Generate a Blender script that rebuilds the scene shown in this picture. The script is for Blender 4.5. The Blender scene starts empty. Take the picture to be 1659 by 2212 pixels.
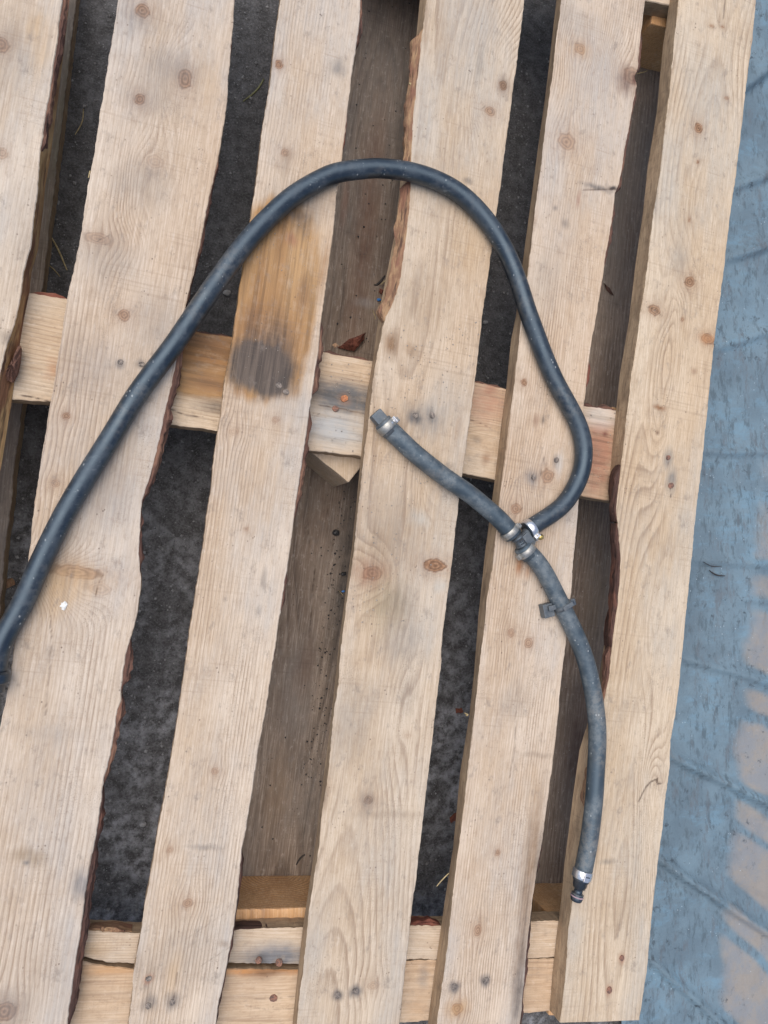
import bpy, bmesh, math, random
import numpy as np
from mathutils import Vector, Matrix, Quaternion

random.seed(7)
rng = np.random.default_rng(11)
scene = bpy.context.scene
col = scene.collection

# ------------------------------------------------------------------ camera, sky, sun, exposure
DECK = 0.144                      # top of the deck boards above the ground
HCAM = DECK + 0.74                # phone held about 0.75 m above the deck
FOC = 1596.0                      # focal length in picture units (picture is 1659 x 2212 units)
W, H = 1659.0, 2212.0
NAD = (380.0, 1160.0)             # picture point straight below the lens
nc = Vector(((NAD[0] - W / 2) / FOC, -(NAD[1] - H / 2) / FOC, -1)).normalized()
RQ = nc.rotation_difference(Vector((0, 0, -1)))
CPOS = Vector((0, 0, HCAM))
cam_d = bpy.data.cameras.new("camera")
cam = bpy.data.objects.new("camera", cam_d)
col.objects.link(cam)
cam.location = CPOS
cam.rotation_mode = 'QUATERNION'
cam.rotation_quaternion = RQ
cam_d.sensor_fit = 'HORIZONTAL'
cam_d.sensor_width = 36.0
cam_d.lens = 36.0 * FOC / W
cam_d.clip_start = 0.01
cam_d.clip_end = 200
scene.camera = cam

SUN_EL, SUN_AZ = math.radians(70), math.radians(-50)     # azimuth measured from +Y towards +X
world = bpy.data.worlds.new("World")
scene.world = world
world.use_nodes = True
wn = world.node_tree
wn.nodes.clear()
sky = wn.nodes.new("ShaderNodeTexSky")
sky.sky_type = 'NISHITA'
sky.sun_disc = False
sky.sun_elevation = SUN_EL
sky.sun_rotation = SUN_AZ
sky.air_density = 1.0
sky.dust_density = 3.0
bg = wn.nodes.new("ShaderNodeBackground")
bg.inputs[1].default_value = 0.08
wo = wn.nodes.new("ShaderNodeOutputWorld")
wn.links.new(sky.outputs[0], bg.inputs[0])
wn.links.new(bg.outputs[0], wo.inputs[0])
sun_d = bpy.data.lights.new("sun", 'SUN')
sun_d.energy = 1.5
sun_d.angle = math.radians(75)
sun_d.color = (1.0, 0.965, 0.92)
sun = bpy.data.objects.new("sun", sun_d)
col.objects.link(sun)
sdir = Vector((math.cos(SUN_EL) * math.sin(SUN_AZ), math.cos(SUN_EL) * math.cos(SUN_AZ), math.sin(SUN_EL)))
sun.rotation_mode = 'QUATERNION'
sun.rotation_quaternion = sdir.to_track_quat('Z', 'Y')
sun.location = sdir * 5
vs = scene.view_settings
vs.view_transform = 'Standard'
vs.look = 'None'
vs.gamma = 1
vs.exposure = 0.87
scene.cycles.max_bounces = 6


# ------------------------------------------------------------------ helpers
def P(x, y, z):
    """Picture point -> the point of the horizontal plane at height z under it."""
    d = RQ @ Vector(((x - W / 2) / FOC, -(y - H / 2) / FOC, -1))
    t = (z - HCAM) / d.z
    return CPOS + d * t


def to_pic(p):
    d = RQ.inverted() @ (Vector(p) - CPOS)
    return (W / 2 + FOC * d.x / -d.z, H / 2 - FOC * d.y / -d.z)


def tag(o, label=None, cat=None, group=None, kind=None):
    if label: o['label'] = label
    if cat: o['category'] = cat
    if group: o['group'] = group
    if kind: o['kind'] = kind
    return o


def link(o, parent=None):
    col.objects.link(o)
    if parent is not None:
        o.parent = parent
    return o


def empty(name, loc=(0, 0, 0)):
    o = bpy.data.objects.new(name, None)
    o.empty_display_size = 0.05
    o.location = loc
    return link(o)


def mesh_obj(name, verts, faces, mats, parent=None, smooth=False, fmat=None):
    me = bpy.data.meshes.new(name)
    me.from_pydata([tuple(v) for v in verts], [], faces)
    if not isinstance(mats, (list, tuple)):
        mats = [mats]
    for m in mats:
        me.materials.append(m)
    if fmat is not None:
        me.polygons.foreach_set('material_index', np.array(fmat, dtype=np.int32))
    if smooth:
        me.polygons.foreach_set('use_smooth', np.ones(len(me.polygons), dtype=bool))
    me.update()
    o = bpy.data.objects.new(name, me)
    return link(o, parent)


def hash2(ix, iy, seed):
    v = np.sin(ix * 127.1 + iy * 311.7 + seed * 74.7) * 43758.5453
    return v - np.floor(v)


def vnoise(x, y, seed=0):
    x = np.asarray(x, dtype=float); y = np.asarray(y, dtype=float)
    x, y = np.broadcast_arrays(x, y)
    ix, iy = np.floor(x), np.floor(y)
    fx, fy = x - ix, y - iy
    fx = fx * fx * (3 - 2 * fx); fy = fy * fy * (3 - 2 * fy)
    a = hash2(ix, iy, seed); b = hash2(ix + 1, iy, seed)
    c = hash2(ix, iy + 1, seed); d = hash2(ix + 1, iy + 1, seed)
    return (a + (b - a) * fx) * (1 - fy) + (c + (d - c) * fx) * fy - 0.5


def fnoise(x, y, seed=0, oct=3):
    s, a = 0, 1.0
    for i in range(oct):
        s = s + a * vnoise(np.asarray(x) * 2 ** i, np.asarray(y) * 2 ** i, seed + i * 13)
        a *= 0.5
    return s


# ------------------------------------------------------------------ node helper
class NT:
    def __init__(self, name):
        self.mat = bpy.data.materials.new(name)
        self.mat.use_nodes = True
        self.nt = self.mat.node_tree
        self.nt.nodes.clear()
        self.out = self.nt.nodes.new("ShaderNodeOutputMaterial")
        self.bsdf = self.nt.nodes.new("ShaderNodeBsdfPrincipled")
        self.nt.links.new(self.bsdf.outputs[0], self.out.inputs[0])
        self.tc = self.nt.nodes.new("ShaderNodeTexCoord")
        self.obj = self.tc.outputs['Object']

    def put(self, sock, v):
        if isinstance(v, bpy.types.NodeSocket):
            self.nt.links.new(v, sock)
        elif v is not None:
            if isinstance(v, (tuple, list)) and len(v) == 3 and sock.type == 'RGBA':
                v = (*v, 1)
            sock.default_value = v

    def math(self, op, a, b=None, c=None, clamp=False):
        n = self.nt.nodes.new("ShaderNodeMath")
        n.operation = op; n.use_clamp = clamp
        for i, v in enumerate((a, b, c)):
            if v is not None: self.put(n.inputs[i], v)
        return n.outputs[0]

    def map(self, vec, scale=(1, 1, 1), loc=(0, 0, 0), rot=(0, 0, 0)):
        n = self.nt.nodes.new("ShaderNodeMapping")
        self.put(n.inputs[0], vec)
        n.inputs['Location'].default_value = loc
        n.inputs['Rotation'].default_value = rot
        n.inputs['Scale'].default_value = scale
        return n.outputs[0]

    def noise(self, vec, scale=5, detail=3, rough=0.55, dist=0.0):
        n = self.nt.nodes.new("ShaderNodeTexNoise")
        self.put(n.inputs['Vector'], vec)
        n.inputs['Scale'].default_value = scale
        n.inputs['Detail'].default_value = detail
        n.inputs['Roughness'].default_value = rough
        n.inputs['Distortion'].default_value = dist
        return n.outputs[0]

    def voronoi(self, vec, scale, feature='F1', rand=1.0):
        n = self.nt.nodes.new("ShaderNodeTexVoronoi")
        n.feature = feature
        self.put(n.inputs['Vector'], vec)
        n.inputs['Scale'].default_value = scale
        n.inputs['Randomness'].default_value = rand
        return n.outputs['Distance']

    def ramp(self, fac, stops, interp='LINEAR'):
        n = self.nt.nodes.new("ShaderNodeValToRGB")
        n.color_ramp.interpolation = interp
        el = n.color_ramp.elements
        while len(el) < len(stops): el.new(0.5)
        for e, (p, c) in zip(el, stops):
            e.position = p
            e.color = (c, c, c, 1) if isinstance(c, (int, float)) else (*c, 1)
        self.put(n.inputs[0], fac)
        return n.outputs[0]

    def step(self, v, a, b, lo=0.0, hi=1.0):
        n = self.nt.nodes.new("ShaderNodeMapRange")
        n.interpolation_type = 'SMOOTHSTEP'
        self.put(n.inputs[0], v)
        n.inputs[1].default_value = a; n.inputs[2].default_value = b
        n.inputs[3].default_value = lo; n.inputs[4].default_value = hi
        return n.outputs[0]

    def mix(self, fac, a, b, mode='MIX'):
        n = self.nt.nodes.new("ShaderNodeMix")
        n.data_type = 'RGBA'; n.blend_type = mode
        self.put(n.inputs[0], fac); self.put(n.inputs[6], a); self.put(n.inputs[7], b)
        return n.outputs[2]

    def attr(self, name, out='Fac'):
        n = self.nt.nodes.new("ShaderNodeAttribute")
        n.attribute_name = name
        return n.outputs[out]

    def bump(self, height, strength=0.3, dist=0.001, normal=None):
        n = self.nt.nodes.new("ShaderNodeBump")
        n.inputs['Strength'].default_value = strength
        n.inputs['Distance'].default_value = dist
        self.put(n.inputs['Height'], height)
        if normal is not None: self.put(n.inputs['Normal'], normal)
        return n.outputs[0]

    def finish(self, color=None, rough=None, normal=None, metal=0.0, spec=0.5):
        self.put(self.bsdf.inputs['Base Color'], color)
        self.put(self.bsdf.inputs['Roughness'], rough)
        self.put(self.bsdf.inputs['Metallic'], metal)
        self.put(self.bsdf.inputs['Specular IOR Level'], spec)
        if normal is not None: self.put(self.bsdf.inputs['Normal'], normal)
        return self.mat


# ------------------------------------------------------------------ materials
def wood_mat(name, light, mid, dark, grey, greyamt=0.45, ring=0.5, speck=0.5, rough=0.75, wetspec=0.25):
    """Sawn softwood. The growth-ring field, knots and stains come from mesh attributes."""
    n = NT(name)
    o = n.obj
    fine = n.noise(n.map(o, (700, 26, 300)), 1.0, 2, 0.6)
    fine2 = n.noise(n.map(o, (240, 9, 100), (3, 1, 2)), 1.0, 3, 0.6)
    wob = n.noise(n.map(o, (30, 8, 20)), 1.0, 3, 0.6)
    g = n.attr('grain')
    g2 = n.math('ADD', g, n.math('MULTIPLY', n.math('SUBTRACT', wob, 0.5), 0.6))
    g2 = n.math('ADD', g2, n.math('MULTIPLY', n.math('SUBTRACT', fine2, 0.5), 0.32))
    fr = n.math('FRACT', g2)
    prof = n.ramp(fr, [(0.0, 0.05), (0.35, 0.12), (0.68, 0.55), (0.84, 1.0), (0.93, 0.75), (1.0, 0.05)])
    var = n.step(n.noise(n.map(o, (14, 4, 14), (5, 2, 7)), 1.0, 3, 0.6), 0.34, 0.66, 0.05, 1.0)
    rv = n.math('MULTIPLY', n.math('MULTIPLY', prof, var), ring)
    col_ = n.mix(n.step(n.noise(n.map(o, (16, 5, 16), (1, 9, 4)), 1.0, 4, 0.6), 0.35, 0.66), light, mid)
    warm = n.step(n.noise(n.map(o, (7, 2.2, 7), (13, 5, 3)), 1.0, 4, 0.6), 0.46, 0.68)
    col_ = n.mix(n.math('MULTIPLY', warm, 0.55), col_, n.mix(0.5, mid, tuple(q * k for q, k in zip(mid, (1.02, 0.86, 0.68)))))
    col_ = n.mix(rv, col_, dark)
    # fibres
    col_ = n.mix(n.math('MULTIPLY', n.step(fine, 0.38, 0.72), 0.24), col_, dark)
    col_ = n.mix(n.math('MULTIPLY', n.step(fine, 0.55, 0.2), 0.18), col_, (0.85, 0.76, 0.66))
    # weathered grey bloom
    gm = n.step(n.noise(n.map(o, (9, 3.4, 9), (7, 3, 1)), 1.0, 5, 0.65), 0.42, 0.72)
    gm = n.math('MULTIPLY', gm, n.step(fine2, 0.2, 0.7, 0.5, 1.0))
    col_ = n.mix(n.math('MULTIPLY', gm, greyamt), col_, grey)
    # knots
    # fine mottling, grime caught in the fibres
    mot = n.noise(n.map(o, (1, 0.45, 1), (8, 1, 3)), 190, 4, 0.75)
    col_ = n.mix(n.math('MULTIPLY', n.step(mot, 0.50, 0.72), 0.30), col_, dark)
    col_ = n.mix(n.math('MULTIPLY', n.step(mot, 0.46, 0.28), 0.22), col_, (0.74, 0.67, 0.58))
    mould = n.math('MULTIPLY', n.step(n.noise(o, 620, 3, 0.8), 0.54, 0.66), n.step(n.noise(n.map(o, (1, 0.5, 1), (2, 6, 6)), 20, 5, 0.7), 0.50, 0.66))
    col_ = n.mix(n.math('MULTIPLY', mould, 0.55 * speck), col_, (0.13, 0.10, 0.08))
    kn = n.attr('knot')
    kcol = n.mix(n.step(n.noise(o, 320, 3), 0.35, 0.7), (0.25, 0.135, 0.075), (0.36, 0.215, 0.13))
    kcol = n.mix(n.attr('knott'), kcol, (0.46, 0.32, 0.215))
    kring = n.math('SINE', n.math('MULTIPLY', n.attr('knotr'), 16.0))
    kcol = n.mix(n.math('MULTIPLY', n.math('ADD', kring, 1.0), 0.30), kcol, (0.09, 0.048, 0.03))
    col_ = n.mix(kn, col_, kcol)
    # stains, and the shade painted on a bottom plank
    sa = n.attr('stain')
    sn = n.noise(n.map(o, (160, 24, 90), (2, 2, 5)), 1.0, 4, 0.65)
    sn2 = n.noise(o, 55, 4, 0.7)
    edge = n.math('ADD', n.math('MULTIPLY', n.math('SUBTRACT', sn, 0.5), 0.55), n.math('MULTIPLY', n.math('SUBTRACT', sn2, 0.5), 0.5))
    sm = n.math('MULTIPLY', sa, n.math('ADD', 1.0, n.math('MULTIPLY', edge, 2.2)), clamp=True)
    scol = n.attr('tint', 'Color')
    scol = n.mix(n.math('MULTIPLY', n.step(fine2, 0.42, 0.66), 0.6), scol, n.mix(0.55, scol, (0.02, 0.015, 0.012)))
    col_ = n.mix(sm, col_, scol)
    # soaked-in black layer with a ragged edge along the fibres
    ch = n.attr('char')
    cm = n.step(n.math('ADD', ch, n.math('MULTIPLY', edge, 0.75)), 0.30, 0.80)
    cm = n.math('MULTIPLY', cm, n.step(ch, 0.02, 0.2))
    ccol = n.mix(n.step(fine2, 0.35, 0.65), (0.105, 0.085, 0.072), (0.04, 0.034, 0.032))
    col_ = n.mix(n.math('MULTIPLY', cm, 0.93), col_, ccol)
    oi = n.nt.nodes.new('ShaderNodeObjectInfo')
    col_ = n.mix(1.0, col_, oi.outputs['Color'], 'MULTIPLY')
    # dirt specks, scuffs
    vo = n.voronoi(n.map(o, (1, 0.8, 1)), 210)
    keep = n.step(n.noise(o, 45, 3, 0.6), 0.5, 0.72)
    sp = n.math('MULTIPLY', n.step(vo, 0.22, 0.08), keep)
    col_ = n.mix(n.math('MULTIPLY', sp, speck), col_, (0.09, 0.06, 0.045))
    smg = n.step(n.noise(n.map(o, (1, 0.6, 1), (4, 4, 0)), 75, 5, 0.72), 0.55, 0.72)
    col_ = n.mix(n.math('MULTIPLY', smg, speck * 0.6), col_, (0.20, 0.165, 0.14))
    scr = n.noise(n.map(o, (30, 900, 30), (0, 0, 0), (0, 0, 0.35)), 1.0, 2, 0.5)
    scr = n.math('MULTIPLY', n.step(scr, 0.70, 0.78), n.step(n.noise(o, 18, 2), 0.5, 0.7))
    col_ = n.mix(n.math('MULTIPLY', scr, 0.35), col_, (0.24, 0.18, 0.14))
    sawm = n.noise(n.map(o, (6, 330, 6), (1, 1, 1), (0, 0, 0.12)), 1.0, 3, 0.6)
    col_ = n.mix(n.math('MULTIPLY', n.math('MULTIPLY', n.step(sawm, 0.52, 0.66), n.step(n.noise(o, 11, 3), 0.46, 0.62)), 0.22), col_, dark)
    h = n.math('ADD', n.math('MULTIPLY', rv, -0.7), n.math('MULTIPLY', fine, 0.9))
    h = n.math('ADD', h, n.math('MULTIPLY', n.noise(o, 420, 3, 0.6), 0.5))
    nb = n.bump(h, 0.55, 0.0007)
    rr = n.math('SUBTRACT', rough, n.math('MULTIPLY', sm, wetspec * 0.6))
    return n.finish(col_, rr, nb, spec=0.3)


def side_mat(name, c1, c2, dark, stripes=0.5):
    n = NT(name)
    o = n.obj
    a = n.noise(n.map(o, (60, 22, 90)), 1.0, 4, 0.65)
    c = n.mix(n.step(a, 0.35, 0.68), c1, c2)
    saw = n.noise(n.map(o, (25, 260, 60)), 1.0, 5, 0.75)
    c = n.mix(n.math('MULTIPLY', n.step(saw, 0.55, 0.7), stripes), c, dark)
    fib = n.noise(n.map(o, (200, 40, 700), (3, 3, 3)), 1.0, 3, 0.6)
    c = n.mix(n.math('MULTIPLY', n.step(fib, 0.5, 0.72), 0.55), c, dark)
    pat = n.noise(n.map(o, (25, 12, 25), (9, 1, 2)), 1.0, 4, 0.6)
    c = n.mix(n.math('MULTIPLY', n.step(pat, 0.58, 0.74), 0.5), c, dark)
    h = n.math('ADD', fib, n.math('MULTIPLY', saw, 0.7))
    return n.finish(c, 0.85, n.bump(h, 0.7, 0.0012), spec=0.2)


def bark_mat(name, c1, c2, c3, dark, sc=1.0):
    n = NT(name)
    o = n.obj
    a = n.noise(n.map(o, (200 * sc, 45 * sc, 200 * sc)), 1.0, 4, 0.7)
    b = n.noise(n.map(o, (40, 14, 40), (4, 8, 1)), 1.0, 4, 0.65)
    c = n.mix(n.step(a, 0.36, 0.62), c1, c2)
    c = n.mix(n.math('MULTIPLY', n.step(b, 0.50, 0.62), 0.85), c, c3)
    d = n.noise(n.map(o, (300 * sc, 30 * sc, 300 * sc), (2, 7, 7)), 1.0, 3, 0.6)
    c = n.mix(n.math('MULTIPLY', n.step(d, 0.55, 0.68), 0.85), c, dark)
    return n.finish(c, 0.85, n.bump(n.math('SUBTRACT', a, d), 0.9, 0.0018), spec=0.25)


M = {}
M['deck'] = wood_mat('deck_wood', (0.585, 0.49, 0.385), (0.50, 0.39, 0.28), (0.24, 0.162, 0.108), (0.385, 0.37, 0.35), 0.75, 0.72, 0.85)
M['stringer'] = wood_mat('stringer_wood', (0.58, 0.46, 0.33), (0.50, 0.375, 0.255), (0.25, 0.165, 0.105), (0.40, 0.37, 0.33), 0.45, 0.6, 0.6)
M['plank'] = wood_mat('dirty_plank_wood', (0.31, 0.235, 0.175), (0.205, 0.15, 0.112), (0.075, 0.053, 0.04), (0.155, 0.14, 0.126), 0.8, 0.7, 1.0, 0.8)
M['block'] = wood_mat('block_wood', (0.72, 0.43, 0.21), (0.60, 0.33, 0.145), (0.27, 0.13, 0.06), (0.33, 0.21, 0.12), 0.25, 0.7, 0.5, 0.7)
M['side'] = side_mat('sawn_side', (0.42, 0.30, 0.19), (0.29, 0.20, 0.125), (0.12, 0.085, 0.058), 0.4)
M['wane'] = bark_mat('waney_edge', (0.44, 0.29, 0.14), (0.33, 0.19, 0.085), (0.20, 0.095, 0.055), (0.075, 0.045, 0.03), 0.5)
M['bark'] = bark_mat('bark', (0.165, 0.085, 0.06), (0.105, 0.055, 0.042), (0.25, 0.135, 0.088), (0.03, 0.02, 0.017))
M['bark_dark'] = bark_mat('dark_bark', (0.10, 0.052, 0.04), (0.065, 0.037, 0.03), (0.17, 0.075, 0.05), (0.022, 0.014, 0.012))
M['bark_fibre'] = bark_mat('fibrous_bark', (0.34, 0.215, 0.12), (0.21, 0.115, 0.07), (0.22, 0.105, 0.07), (0.07, 0.04, 0.03))


def rust_mat():
    n = NT('rusty_nail')
    a = n.noise(n.obj, 500, 4, 0.65)
    c = n.mix(n.step(a, 0.38, 0.66), (0.30, 0.15, 0.10), (0.13, 0.085, 0.07))
    return n.finish(c, 0.75, n.bump(a, 0.6, 0.0006), metal=0.25)


def grey_nail_mat():
    n = NT('grey_nail')
    a = n.noise(n.obj, 600, 4, 0.65)
    c = n.mix(n.step(a, 0.38, 0.66), (0.27, 0.225, 0.19), (0.13, 0.11, 0.095))
    return n.finish(c, 0.6, n.bump(a, 0.6, 0.0006), metal=0.4)


def bright_rust_mat():
    n = NT('orange_nail')
    a = n.noise(n.obj, 500, 4, 0.65)
    c = n.mix(n.step(a, 0.38, 0.66), (0.50, 0.20, 0.085), (0.30, 0.12, 0.06))
    return n.finish(c, 0.8, n.bump(a, 0.6, 0.0006))


M['rust'] = rust_mat(); M['nail'] = grey_nail_mat(); M['orange'] = bright_rust_mat()


def rubber(name, base, dustc, dust, rough, fleck):
    n = NT(name)
    o = n.obj
    a = n.noise(o, 28, 5, 0.68)
    b = n.noise(o, 190, 4, 0.7)
    m = n.math('MULTIPLY', n.step(a, 0.40, 0.62), n.step(b, 0.32, 0.62, 0.25, 1.0))
    c = n.mix(n.math('MULTIPLY', m, dust), base, dustc)
    br = n.math('MULTIPLY', n.step(n.noise(n.map(o, (1, 1, 1), (5, 3, 1)), 13, 4, 0.7), 0.50, 0.66), n.step(b, 0.36, 0.6))
    c = n.mix(n.math('MULTIPLY', br, dust * 0.7), c, (0.15, 0.135, 0.115))
    v = n.voronoi(n.map(o, (1, 0.7, 1)), 240)
    fl = n.math('MULTIPLY', n.step(v, 0.26, 0.12), n.step(n.noise(o, 55, 4, 0.7), 0.52, 0.62))
    c = n.mix(n.math('MULTIPLY', fl, fleck), c, (0.46, 0.47, 0.46))
    sc = n.noise(n.map(o, (90, 420, 100), (0, 0, 0), (0, 0, 0.9)), 1, 3, 0.6)
    scm = n.math('MULTIPLY', n.step(sc, 0.60, 0.70), n.step(n.noise(o, 32, 3), 0.48, 0.62))
    c = n.mix(n.math('MULTIPLY', scm, fleck * 0.6), c, (0.25, 0.27, 0.28))
    r = n.math('ADD', rough, n.math('MULTIPLY', m, 0.22))
    n.bsdf.inputs['Specular Tint'].default_value = (0.62, 0.82, 1.0, 1)  # blue of the sky's reflection put into the specular colour
    return n.finish(c, r, n.bump(b, 0.22, 0.0005), spec=0.9)


M['hose'] = rubber('black_rubber', (0.012, 0.016, 0.022), (0.075, 0.086, 0.098), 0.5, 0.36, 0.45)
M['hose2'] = rubber('dusty_rubber', (0.036, 0.048, 0.058), (0.15, 0.165, 0.17), 0.85, 0.46, 0.6)
M['plastic'] = rubber('grey_plastic', (0.055, 0.06, 0.066), (0.16, 0.16, 0.155), 0.6, 0.42, 0.6)
M['darkplastic'] = rubber('dark_plastic', (0.014, 0.018, 0.026), (0.06, 0.065, 0.075), 0.4, 0.28, 0.5)


def metal_mat(name, c1, c2, rough, metal):
    n = NT(name)
    a = n.noise(n.obj, 260, 4, 0.65)
    b = n.noise(n.obj, 60, 3)
    c = n.mix(n.step(a, 0.35, 0.68), c1, c2)
    r = n.math('ADD', rough, n.math('MULTIPLY', b, 0.2))
    return n.finish(c, r, n.bump(a, 0.2, 0.0004), metal=metal)


M['zinc'] = metal_mat('dull_zinc', (0.42, 0.41, 0.38), (0.28, 0.275, 0.255), 0.38, 0.75)
M['steel'] = metal_mat('bright_steel', (0.80, 0.80, 0.81), (0.62, 0.62, 0.64), 0.22, 0.9)
M['brass'] = metal_mat('brass', (0.62, 0.47, 0.17), (0.42, 0.30, 0.10), 0.3, 0.9)
M['oring'] = metal_mat('o_ring', (0.40, 0.27, 0.30), (0.30, 0.22, 0.25), 0.45, 0.0)


def ground_mat():
    n = NT('wet_dark_ground')
    o = n.obj
    a = n.noise(o, 16, 6, 0.68)
    b = n.noise(o, 75, 6, 0.66)
    c = n.mix(n.step(b, 0.34, 0.68), (0.055, 0.051, 0.048), (0.115, 0.109, 0.106))
    sy = n.nt.nodes.new('ShaderNodeSeparateXYZ'); n.put(sy.inputs[0], o)
    zone = n.step(n.math('ADD', n.math('ADD', sy.outputs[1], n.math('MULTIPLY', sy.outputs[0], 0.35)), n.math('MULTIPLY', n.noise(o, 6, 3), 0.3)), 0.33, -0.02, 0.10, 1.0)
    c = n.mix(n.math('MULTIPLY', n.math('MULTIPLY', n.step(a, 0.38, 0.64), n.step(b, 0.36, 0.66)), zone), c, (0.36, 0.36, 0.37))
    gr = n.noise(o, 420, 4, 0.8)
    c = n.mix(n.math('MULTIPLY', n.step(gr, 0.50, 0.66), 0.55), c, (0.22, 0.215, 0.21))
    c = n.mix(n.math('MULTIPLY', n.step(gr, 0.48, 0.34), 0.6), c, (0.02, 0.018, 0.017))
    v = n.voronoi(o, 330)
    sp = n.math('MULTIPLY', n.step(v, 0.20, 0.06), n.step(n.noise(o, 130, 3), 0.52, 0.64))
    c = n.mix(sp, c, (0.45, 0.45, 0.46))
    v2 = n.voronoi(n.map(o, (1, 1, 1), (3, 5, 0)), 210)
    dk = n.math('MULTIPLY', n.step(v2, 0.24, 0.1), n.step(n.noise(o, 70, 3), 0.52, 0.64))
    c = n.mix(n.math('MULTIPLY', dk, 0.7), c, (0.016, 0.014, 0.013))
    h = n.math('ADD', b, n.math('MULTIPLY', n.noise(o, 400, 4, 0.7), 0.5))
    return n.finish(c, n.step(a, 0.3, 0.7, 0.85, 0.5), n.bump(h, 0.9, 0.004), spec=0.4)


M['ground'] = ground_mat()


def tarp_mat():
    n = NT('blue_tarpaulin')
    o = n.obj
    a = n.noise(o, 11, 6, 0.7)
    b = n.noise(n.map(o, (1, 0.35, 1), (0, 0, 0), (0, 0, 0.12)), 120, 5, 0.7)
    c3 = n.noise(n.map(o, (0.5, 1, 1), (3, 1, 0)), 34, 5, 0.75)
    c = n.mix(n.step(a, 0.36, 0.66), (0.118, 0.168, 0.205), (0.155, 0.225, 0.272))
    c = n.mix(n.math('MULTIPLY', n.step(c3, 0.50, 0.70), 0.55), c, (0.155, 0.27, 0.355))
    c = n.mix(n.math('MULTIPLY', n.step(b, 0.50, 0.66), 0.75), c, (0.075, 0.105, 0.125))
    b2 = n.noise(n.map(o, (1, 0.3, 1), (5, 8, 0), (0, 0, -0.35)), 60, 6, 0.8)
    c = n.mix(n.math('MULTIPLY', n.step(b2, 0.52, 0.66), 0.55), c, (0.11, 0.115, 0.125))
    t = n.attr('wear')
    tm = n.math('ADD', t, n.math('MULTIPLY', n.math('SUBTRACT', n.noise(o, 22, 6, 0.75), 0.5), 0.6))
    tm = n.math('MULTIPLY', n.step(tm, 0.25, 0.90), n.step(t, 0.05, 0.4))
    tan = n.mix(n.step(n.noise(o, 30, 5, 0.7), 0.38, 0.62), (0.285, 0.25, 0.215), (0.235, 0.235, 0.24))
    c = n.mix(n.math('MULTIPLY', tm, 0.85), c, tan)
    dk = n.math('MULTIPLY', n.step(n.noise(n.map(o, (1, 1, 1), (7, 2, 0)), 85, 5, 0.75), 0.56, 0.68), n.step(n.noise(o, 9, 3), 0.42, 0.58))
    c = n.mix(n.math('MULTIPLY', dk, 0.8), c, (0.04, 0.05, 0.06))
    sp = n.math('MULTIPLY', n.step(n.voronoi(o, 170), 0.16, 0.05), n.step(n.noise(o, 50, 3), 0.54, 0.66))
    c = n.mix(n.math('MULTIPLY', sp, 0.8), c, (0.48, 0.55, 0.60))
    weave = n.math('MULTIPLY', n.math('SINE', n.math('MULTIPLY', n.noise(o, 3, 1), 1.0)), 1.0)
    h = n.math('ADD', n.noise(o, 300, 4, 0.7), n.math('MULTIPLY', c3, 1.3))
    return n.finish(c, 0.55, n.bump(h, 0.35, 0.002), spec=0.35)


M['tarp'] = tarp_mat()


def flat_mat(name, c1, c2, sc=300, rough=0.7):
    n = NT(name)
    a = n.noise(n.obj, sc, 3, 0.6)
    return n.finish(n.mix(n.step(a, 0.35, 0.68), c1, c2), rough, n.bump(a, 0.5, 0.0006))


M['straw'] = flat_mat('straw', (0.42, 0.33, 0.17), (0.27, 0.20, 0.10))
M['green_straw'] = flat_mat('green_straw', (0.20, 0.20, 0.085), (0.13, 0.12, 0.05))
M['twig'] = flat_mat('twig', (0.045, 0.035, 0.03), (0.02, 0.016, 0.014))
M['red_bark'] = bark_mat('red_bark', (0.22, 0.078, 0.05), (0.14, 0.05, 0.035), (0.27, 0.12, 0.078), (0.07, 0.025, 0.02), 0.7)
M['stone'] = flat_mat('pale_stone', (0.30, 0.29, 0.28), (0.17, 0.165, 0.16), 200)
M['darkstone'] = flat_mat('dark_stone', (0.02, 0.02, 0.022), (0.04, 0.038, 0.036), 200, 0.5)
M['sand'] = flat_mat('sand_grain', (0.40, 0.36, 0.31), (0.22, 0.19, 0.16), 900)
M['blue_bit'] = flat_mat('blue_plastic', (0.05, 0.20, 0.50), (0.04, 0.14, 0.36), 200, 0.4)
M['white_bit'] = flat_mat('white_flake', (0.75, 0.75, 0.72), (0.55, 0.55, 0.53), 200, 0.6)

# ------------------------------------------------------------------ ground and tarpaulin
ground = mesh_obj('ground', [(-6, -6, 0), (6, -6, 0), (6, 6, 0), (-6, 6, 0)], [(0, 1, 2, 3)], M['ground'])
tag(ground, 'dark damp dirty ground under the pallet', kind='structure')

RIDGES = [((1452, 1640), (1659, 1738), 5.0, 7), ((1424, 1862), (1659, 2020), 5.5, 7), ((1403, 2077), (1556, 2212), 4.5, 6),
          ((1467, 1424), (1659, 1476), 3.0, 6), ((1519, 980), (1659, 980), 2.5, 7), ((1495, 1212), (1659, 1223), 2.2, 6),
          ((1593, 1297), (1659, 1300), 1.8, 6), ((1590, 408), (1659, 383), 3.5, 9), ((1572, 563), (1659, 535), 4.0, 10),
          ((1545, 757), (1659, 720), 2.5, 9), ((1560, 1905), (1659, 1955), -1.8, 6), ((1530, 1660), (1640, 1790), -1.2, 10), ((1600, 1530), (1659, 1545), 1.5, 5)]
FOLD = ((1617, 192), (1659, 160))


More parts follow.
